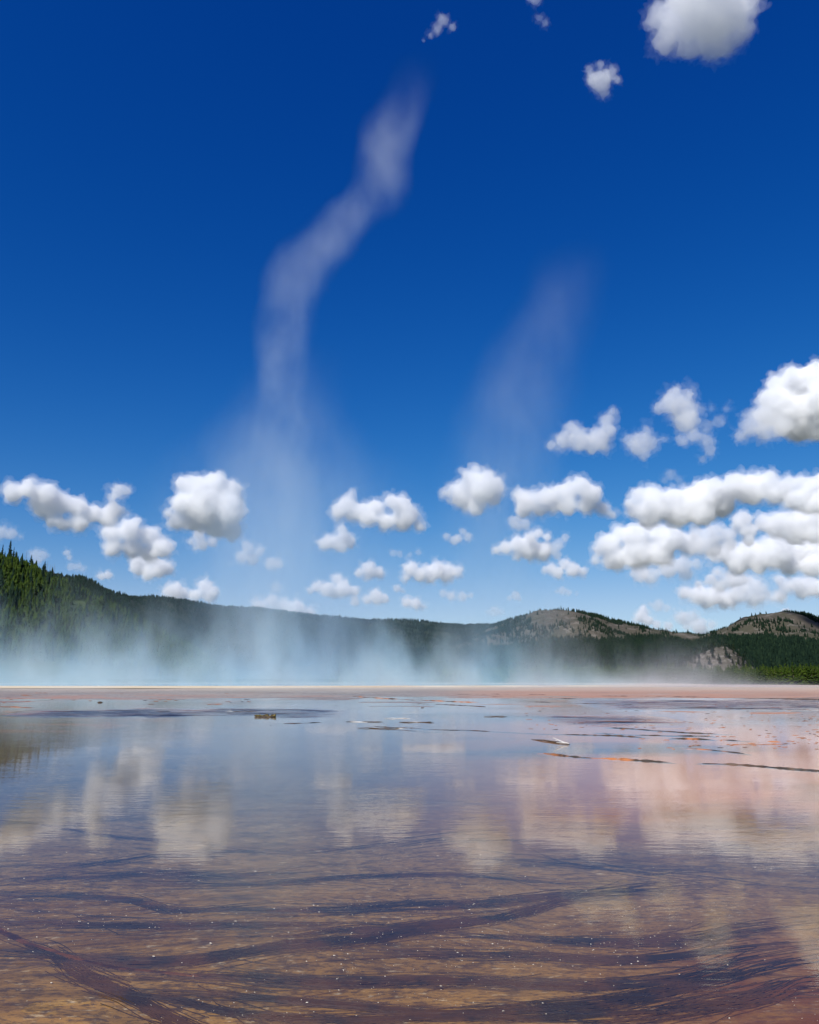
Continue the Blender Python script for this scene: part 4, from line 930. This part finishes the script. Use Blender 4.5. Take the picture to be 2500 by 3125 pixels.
me = tube_mesh('sunken_log', [(0, 0, 0), tuple((b - a) * .35 + Vector((0, .03, .02))), tuple((b - a) * .7 + Vector((0, -.02, .015))), tuple(b - a)], [.006, .016, .020, .014], 8)
o = link('sunken_log', me, M_ROCK); o.location = a + Vector((0, 0, WATER)); tag(o, 'dark sunken log ending at the white driftwood branch', 'log')
e = bpy.data.objects.new('driftwood_branch', None); COL.objects.link(e); e.location = b + Vector((-.02, -.03, WATER)); tag(e, 'bleached white forked driftwood branch sticking up from the water', 'driftwood')
q = ap(1712, 2275) - b
link('stem', tube_mesh('stem', [(0, 0, .02), (-.12, 0, .05), (-.24, .02, .10), (-.36, .02, .155)], [.016, .015, .012, .005], 8), M_WHITE, e)
link('fork', tube_mesh('fork', [(-.05, 0, .03), (-.16, -.02, .035), (-.30, -.04, .05)], [.012, .010, .004], 7), M_WHITE, e)
link('twig', tube_mesh('twig', [(-.24, .02, .10), (-.27, .03, .085), (-.31, .03, .09)], [.006, .005, .002], 6), M_WHITE, e)
# bleached logs along the foot of the tree line
rs = np.random.RandomState(66)
LG = []
for k in range(4):
    LG.append(tube_mesh('bleached_log', [(-1, 0, .1), (-.3, rs.uniform(-.08, .08), .14), (.4, rs.uniform(-.08, .08), .12), (1, 0, .07)], [.13, .12, .09, .04], 7)); LG[-1].materials.append(M_LOG)
for i in range(34):
    px = 1925 + 600 * (i + rs.rand()) / 34; Yd = rs.uniform(318, 349); x = (px - 1250) / F * Yd / .995
    o = bpy.data.objects.new('bleached_log', LG[i % 4]); COL.objects.link(o); o.location = (x, Yd, gz(x, Yd) + .1); s_ = rs.uniform(.9, 2.2); o.scale = (s_, s_ * 1.6, s_ * rs.uniform(1.6, 3.0)); o.rotation_euler = (0, rs.uniform(-.08, .08), rs.uniform(-.5, .5))
    tag(o, 'bleached log lying at the foot of the right tree line', 'log', 'bleached logs below the tree line')
# ------------------------------------------------------------------ steam
STEAM_STEP, STEAM_G = 5.0, 0.38
def fcurve(g, val, pts):
    nd = g.n('ShaderNodeFloatCurve', {'Value': val}); c = nd.mapping.curves[0]
    while len(c.points) < len(pts): c.points.new(.5, .5)
    for p, (x, y) in zip(c.points, pts): p.location = (x, y); p.handle_type = 'AUTO_CLAMPED'
    nd.mapping.use_clip = False; nd.mapping.update(); return nd.outputs[0]
def tube_hull(name, rows, Y, ry):
    """closed tube round a bent axis: rows of (z, x, half width)"""
    seg = 20; v, f = [], []
    for z, x, w_ in rows:
        for k in range(seg):
            t = 2 * math.pi * k / seg; v.append((x + w_ * math.cos(t), Y + w_ * ry * math.sin(t), z))
    n = len(rows)
    for i in range(n - 1):
        for k in range(seg): f.append((i * seg + k, i * seg + (k + 1) % seg, (i + 1) * seg + (k + 1) % seg, (i + 1) * seg + k))
    f.append(tuple(range(seg))[::-1]); f.append(tuple(range((n - 1) * seg, n * seg)))
    return mesh(name, v, f)
def column(name, label, Y, px, dens, ry=1.0, seed=0.0, wisp=.09, nlo=.34, nhi=.64, soft=.25):
    """px: rows of (x, y, half width, strength) in 1725-wide photo pixels"""
    rows = []
    for x, y, w_, a in px:
        q = at(x / .69, y / .69, Y); s = (q - Vector((0, 0, EYE))).length / F / ray(x / .69, y / .69).length * ray(x / .69, y / .69).length
        rows.append((q.z, q.x, w_ / .69 * Y / F / (CT - (1562.5 - y / .69) / F * ST), a))
    rows.sort(); Z = np.array(rows); z0, z1 = Z[0, 0], Z[-1, 0]; xm, xM = Z[:, 1].min() - 1, Z[:, 1].max() + 1; wM = Z[:, 2].max()
    m = newmat(name); g = NG(m); pos = g.n('ShaderNodeNewGeometry').outputs['Position']
    wrp = g.n('ShaderNodeTexNoise', {'Scale': .14, 'Detail': 4.0, 'Vector': g.mapping(pos, (1, 1, .6), (seed, 0, 0))}).outputs['Color']
    wrp = g.n('ShaderNodeVectorMath', {0: wrp, 1: (.5, .5, .5)}, operation='SUBTRACT').outputs[0]
    wrp = g.n('ShaderNodeVectorMath', {0: wrp, 'Scale': 4.4}, operation='SCALE').outputs[0]
    wp = g.n('ShaderNodeVectorMath', {0: pos, 1: wrp}, operation='ADD').outputs[0]
    sp = g.n('ShaderNodeSeparateXYZ', {0: wp}); sz = g.n('ShaderNodeSeparateXYZ', {0: pos}).outputs[2]
    u = g.mapr(sz, z0, z1, 0, 1, False); U = (Z[:, 0] - z0) / (z1 - z0)
    ax = fcurve(g, u, [(a, (b - xm) / (xM - xm)) for a, b in zip(U, Z[:, 1])]); ax = g.math('MULTIPLY_ADD', ax, xM - xm, xm)
    wd = g.math('MULTIPLY', fcurve(g, u, [(a, b / wM) for a, b in zip(U, Z[:, 2])]), wM)
    st = fcurve(g, u, [(a, b) for a, b in zip(U, Z[:, 3])])
    dx = g.math('SUBTRACT', sp.outputs[0], ax); dy = g.math('DIVIDE', g.math('SUBTRACT', sp.outputs[1], Y), ry)
    r = g.math('DIVIDE', g.math('SQRT', g.math('ADD', g.math('MULTIPLY', dx, dx), g.math('MULTIPLY', dy, dy))), wd)
    prof = g.mapr(r, soft, 1.0, 1, 0)
    n = g.noise(g.mapping(wp, (1, 1, .45), (seed * 3, 1, 0)), wisp * 2.0, 4, .58)
    d = g.math('MULTIPLY', g.math('MULTIPLY', prof, g.mapr(n, nlo, nhi, .22, 1.15)), g.math('MULTIPLY', st, dens))
    d = g.math('DIVIDE', d, wd)
    vs = g.n('ShaderNodeVolumeScatter', {'Color': (.94, .99, 1, 1), 'Density': d, 'Anisotropy': STEAM_G})
    g.out(vol=vs.outputs[0]); m.cycles.volume_step_rate = STEAM_STEP
    hull = [(z, x, w_ * 1.12 + 1.0) for z, x, w_, a in rows]
    o = link(name, tube_hull(name, hull, Y, ry), m)
    return tag(o, label, 'steam', kind='stuff')
column('steam_column', 'tall bending column of steam left of centre', 92.0,
       [(640,1440,190,.6),(630,1330,200,.9),(610,1200,200,1.0),(590,1080,180,1.0),(582,980,145,.95),(585,900,95,.95),(588,820,62,1.0),(592,740,66,1.0),(606,660,72,1.0),(630,580,76,.95),(680,510,80,.95),(750,450,76,.9),(805,395,66,.85),(812,330,62,.78),(826,270,64,.55),(850,220,66,.22),(870,170,68,.05),(882,130,68,0)], 0.31, seed=2.0)
column('steam_halo', 'faint wide veil of steam round the foot of the tall column', 96.0,
       [(620,1430,400,.8),(610,1250,400,1.0),(600,1120,370,1.0),(595,1000,300,.85),(590,920,220,.6),(600,850,160,.35),(620,780,130,.12),(630,720,120,0)], 0.75, seed=12.0, ry=.6, soft=0.0)
column('steam_column', 'faint second column of steam right of centre', 104.0,
       [(1040,1440,200,1.0),(1040,1320,190,1.0),(1045,1180,170,1.0),(1055,1020,160,1.0),(1075,900,155,.9),(1115,780,145,.65),(1160,680,125,.42),(1190,600,105,.22),(1205,530,90,0)], 0.30, seed=7.0, soft=.0)
# low bank over the pool
def bank(name, label, Y0, Y1, prof, dens, seed, x0, x1, hs=1.0):
    """prof: (photo x, top y, strength) rows in 1725-wide pixels; the bank lies between Y0 and Y1"""
    Ym = (Y0 + Y1) / 2
    q = [(at(x / .69, 1450, Ym).x, at(x / .69, y / .69, Ym).z - RIM_Z, a) for x, y, a in prof]
    q = np.array(q); hM = q[:, 1].max() * 1.35
    m = newmat(name); g = NG(m); pos = g.n('ShaderNodeNewGeometry').outputs['Position']
    s0 = g.n('ShaderNodeSeparateXYZ', {0: pos})
    wrp = g.n('ShaderNodeTexNoise', {'Scale': .16, 'Detail': 3.0, 'Vector': g.mapping(pos, (1, .6, .8), (seed, 3, 0))}).outputs['Color']
    wrp = g.n('ShaderNodeVectorMath', {0: wrp, 1: (.5, .5, .5)}, operation='SUBTRACT').outputs[0]
    wrp = g.n('ShaderNodeVectorMath', {0: wrp, 'Scale': 3.6}, operation='SCALE').outputs[0]
    wp = g.n('ShaderNodeVectorMath', {0: pos, 1: wrp}, operation='ADD').outputs[0]
    sp = g.n('ShaderNodeSeparateXYZ', {0: wp})
    X0, X1 = q[:, 0].min(), q[:, 0].max()
    u = g.mapr(sp.outputs[0], X0, X1, 0, 1, False)
    hh = g.math('MULTIPLY', fcurve(g, u, [((a - X0) / (X1 - X0), b / hM) for a, b in zip(q[:, 0], q[:, 1])]), hM)
    st = fcurve(g, u, [((a - X0) / (X1 - X0), b) for a, b in zip(q[:, 0], q[:, 2])])
    n1 = g.noise(g.mapping(wp, (.21, .05, .035), (seed, 0, 0)), 1, 3, .55)
    h = g.math('MULTIPLY', hh, g.mapr(n1, .33, .67, .08, 1.8, False))
    zz = g.math('DIVIDE', g.math('SUBTRACT', s0.outputs[2], RIM_Z), h)
    fall = g.math('POWER', g.mapr(zz, 0.0, 1.0, 1, 0, False), 2.2)
    n2 = g.noise(g.mapping(wp, (.34, .18, .22), (seed * 2, 5, 0)), 1, 3, .6)
    edge = g.math('MULTIPLY', g.mapr(s0.outputs[1], Y0, Y0 + 10, 0, 1), g.mapr(s0.outputs[1], Y1 - 10, Y1, 1, 0))
    d = g.math('MULTIPLY', g.math('MULTIPLY', fall, g.mapr(n2, .36, .66, .08, 1.5, False)), g.math('MULTIPLY', st, dens))
    d = g.math('MULTIPLY', d, edge)
    vs = g.n('ShaderNodeVolumeScatter', {'Color': (.94, .99, 1, 1), 'Density': d, 'Anisotropy': STEAM_G})
    g.out(vol=vs.outputs[0]); m.cycles.volume_step_rate = STEAM_STEP
    # closed hull that follows the top of the bank
    ns = 60; v, f = [], []
    for i in range(ns):
        x = x0 + (x1 - x0) * i / (ns - 1); hgt = float(np.interp(x, q[:, 0], q[:, 1])) * 1.5 + 1.2
        zb = RIM_Z - .25
        v += [(x, Y0 - 2, zb), (x, Y0 - 2, zb + hgt * .8), (x, Ym, zb + hgt * 1.02), (x, Y1 + 2, zb + hgt), (x, Y1 + 2, zb)]
    for i in range(ns - 1):
        for k in range(5): a, b = i * 5 + k, i * 5 + (k + 1) % 5; f.append((a, a + 5, b + 5, b))
    f.append((0, 1, 2, 3, 4)); e = (ns - 1) * 5; f.append((e + 4, e + 3, e + 2, e + 1, e))
    o = link(name, mesh(name, v, f), m)
    return tag(o, label, 'steam', kind='stuff')
bank('steam_bank', 'low bank of pale blue steam drifting over the hot spring', 54.0, 104.0,
     [(-500,1250,.8),(-100,1240,.8),(0,1250,.9),(120,1290,.9),(300,1270,.95),(450,1250,1.0),(600,1240,1.0),(700,1260,1.0),(850,1300,1.0),(980,1280,1.0),(1080,1300,1.0),(1200,1340,.95),(1320,1380,.9),(1420,1408,.75),(1520,1428,.5),(1650,1438,.22),(1900,1444,.06)],
     0.090, 4.0, -60, 48)
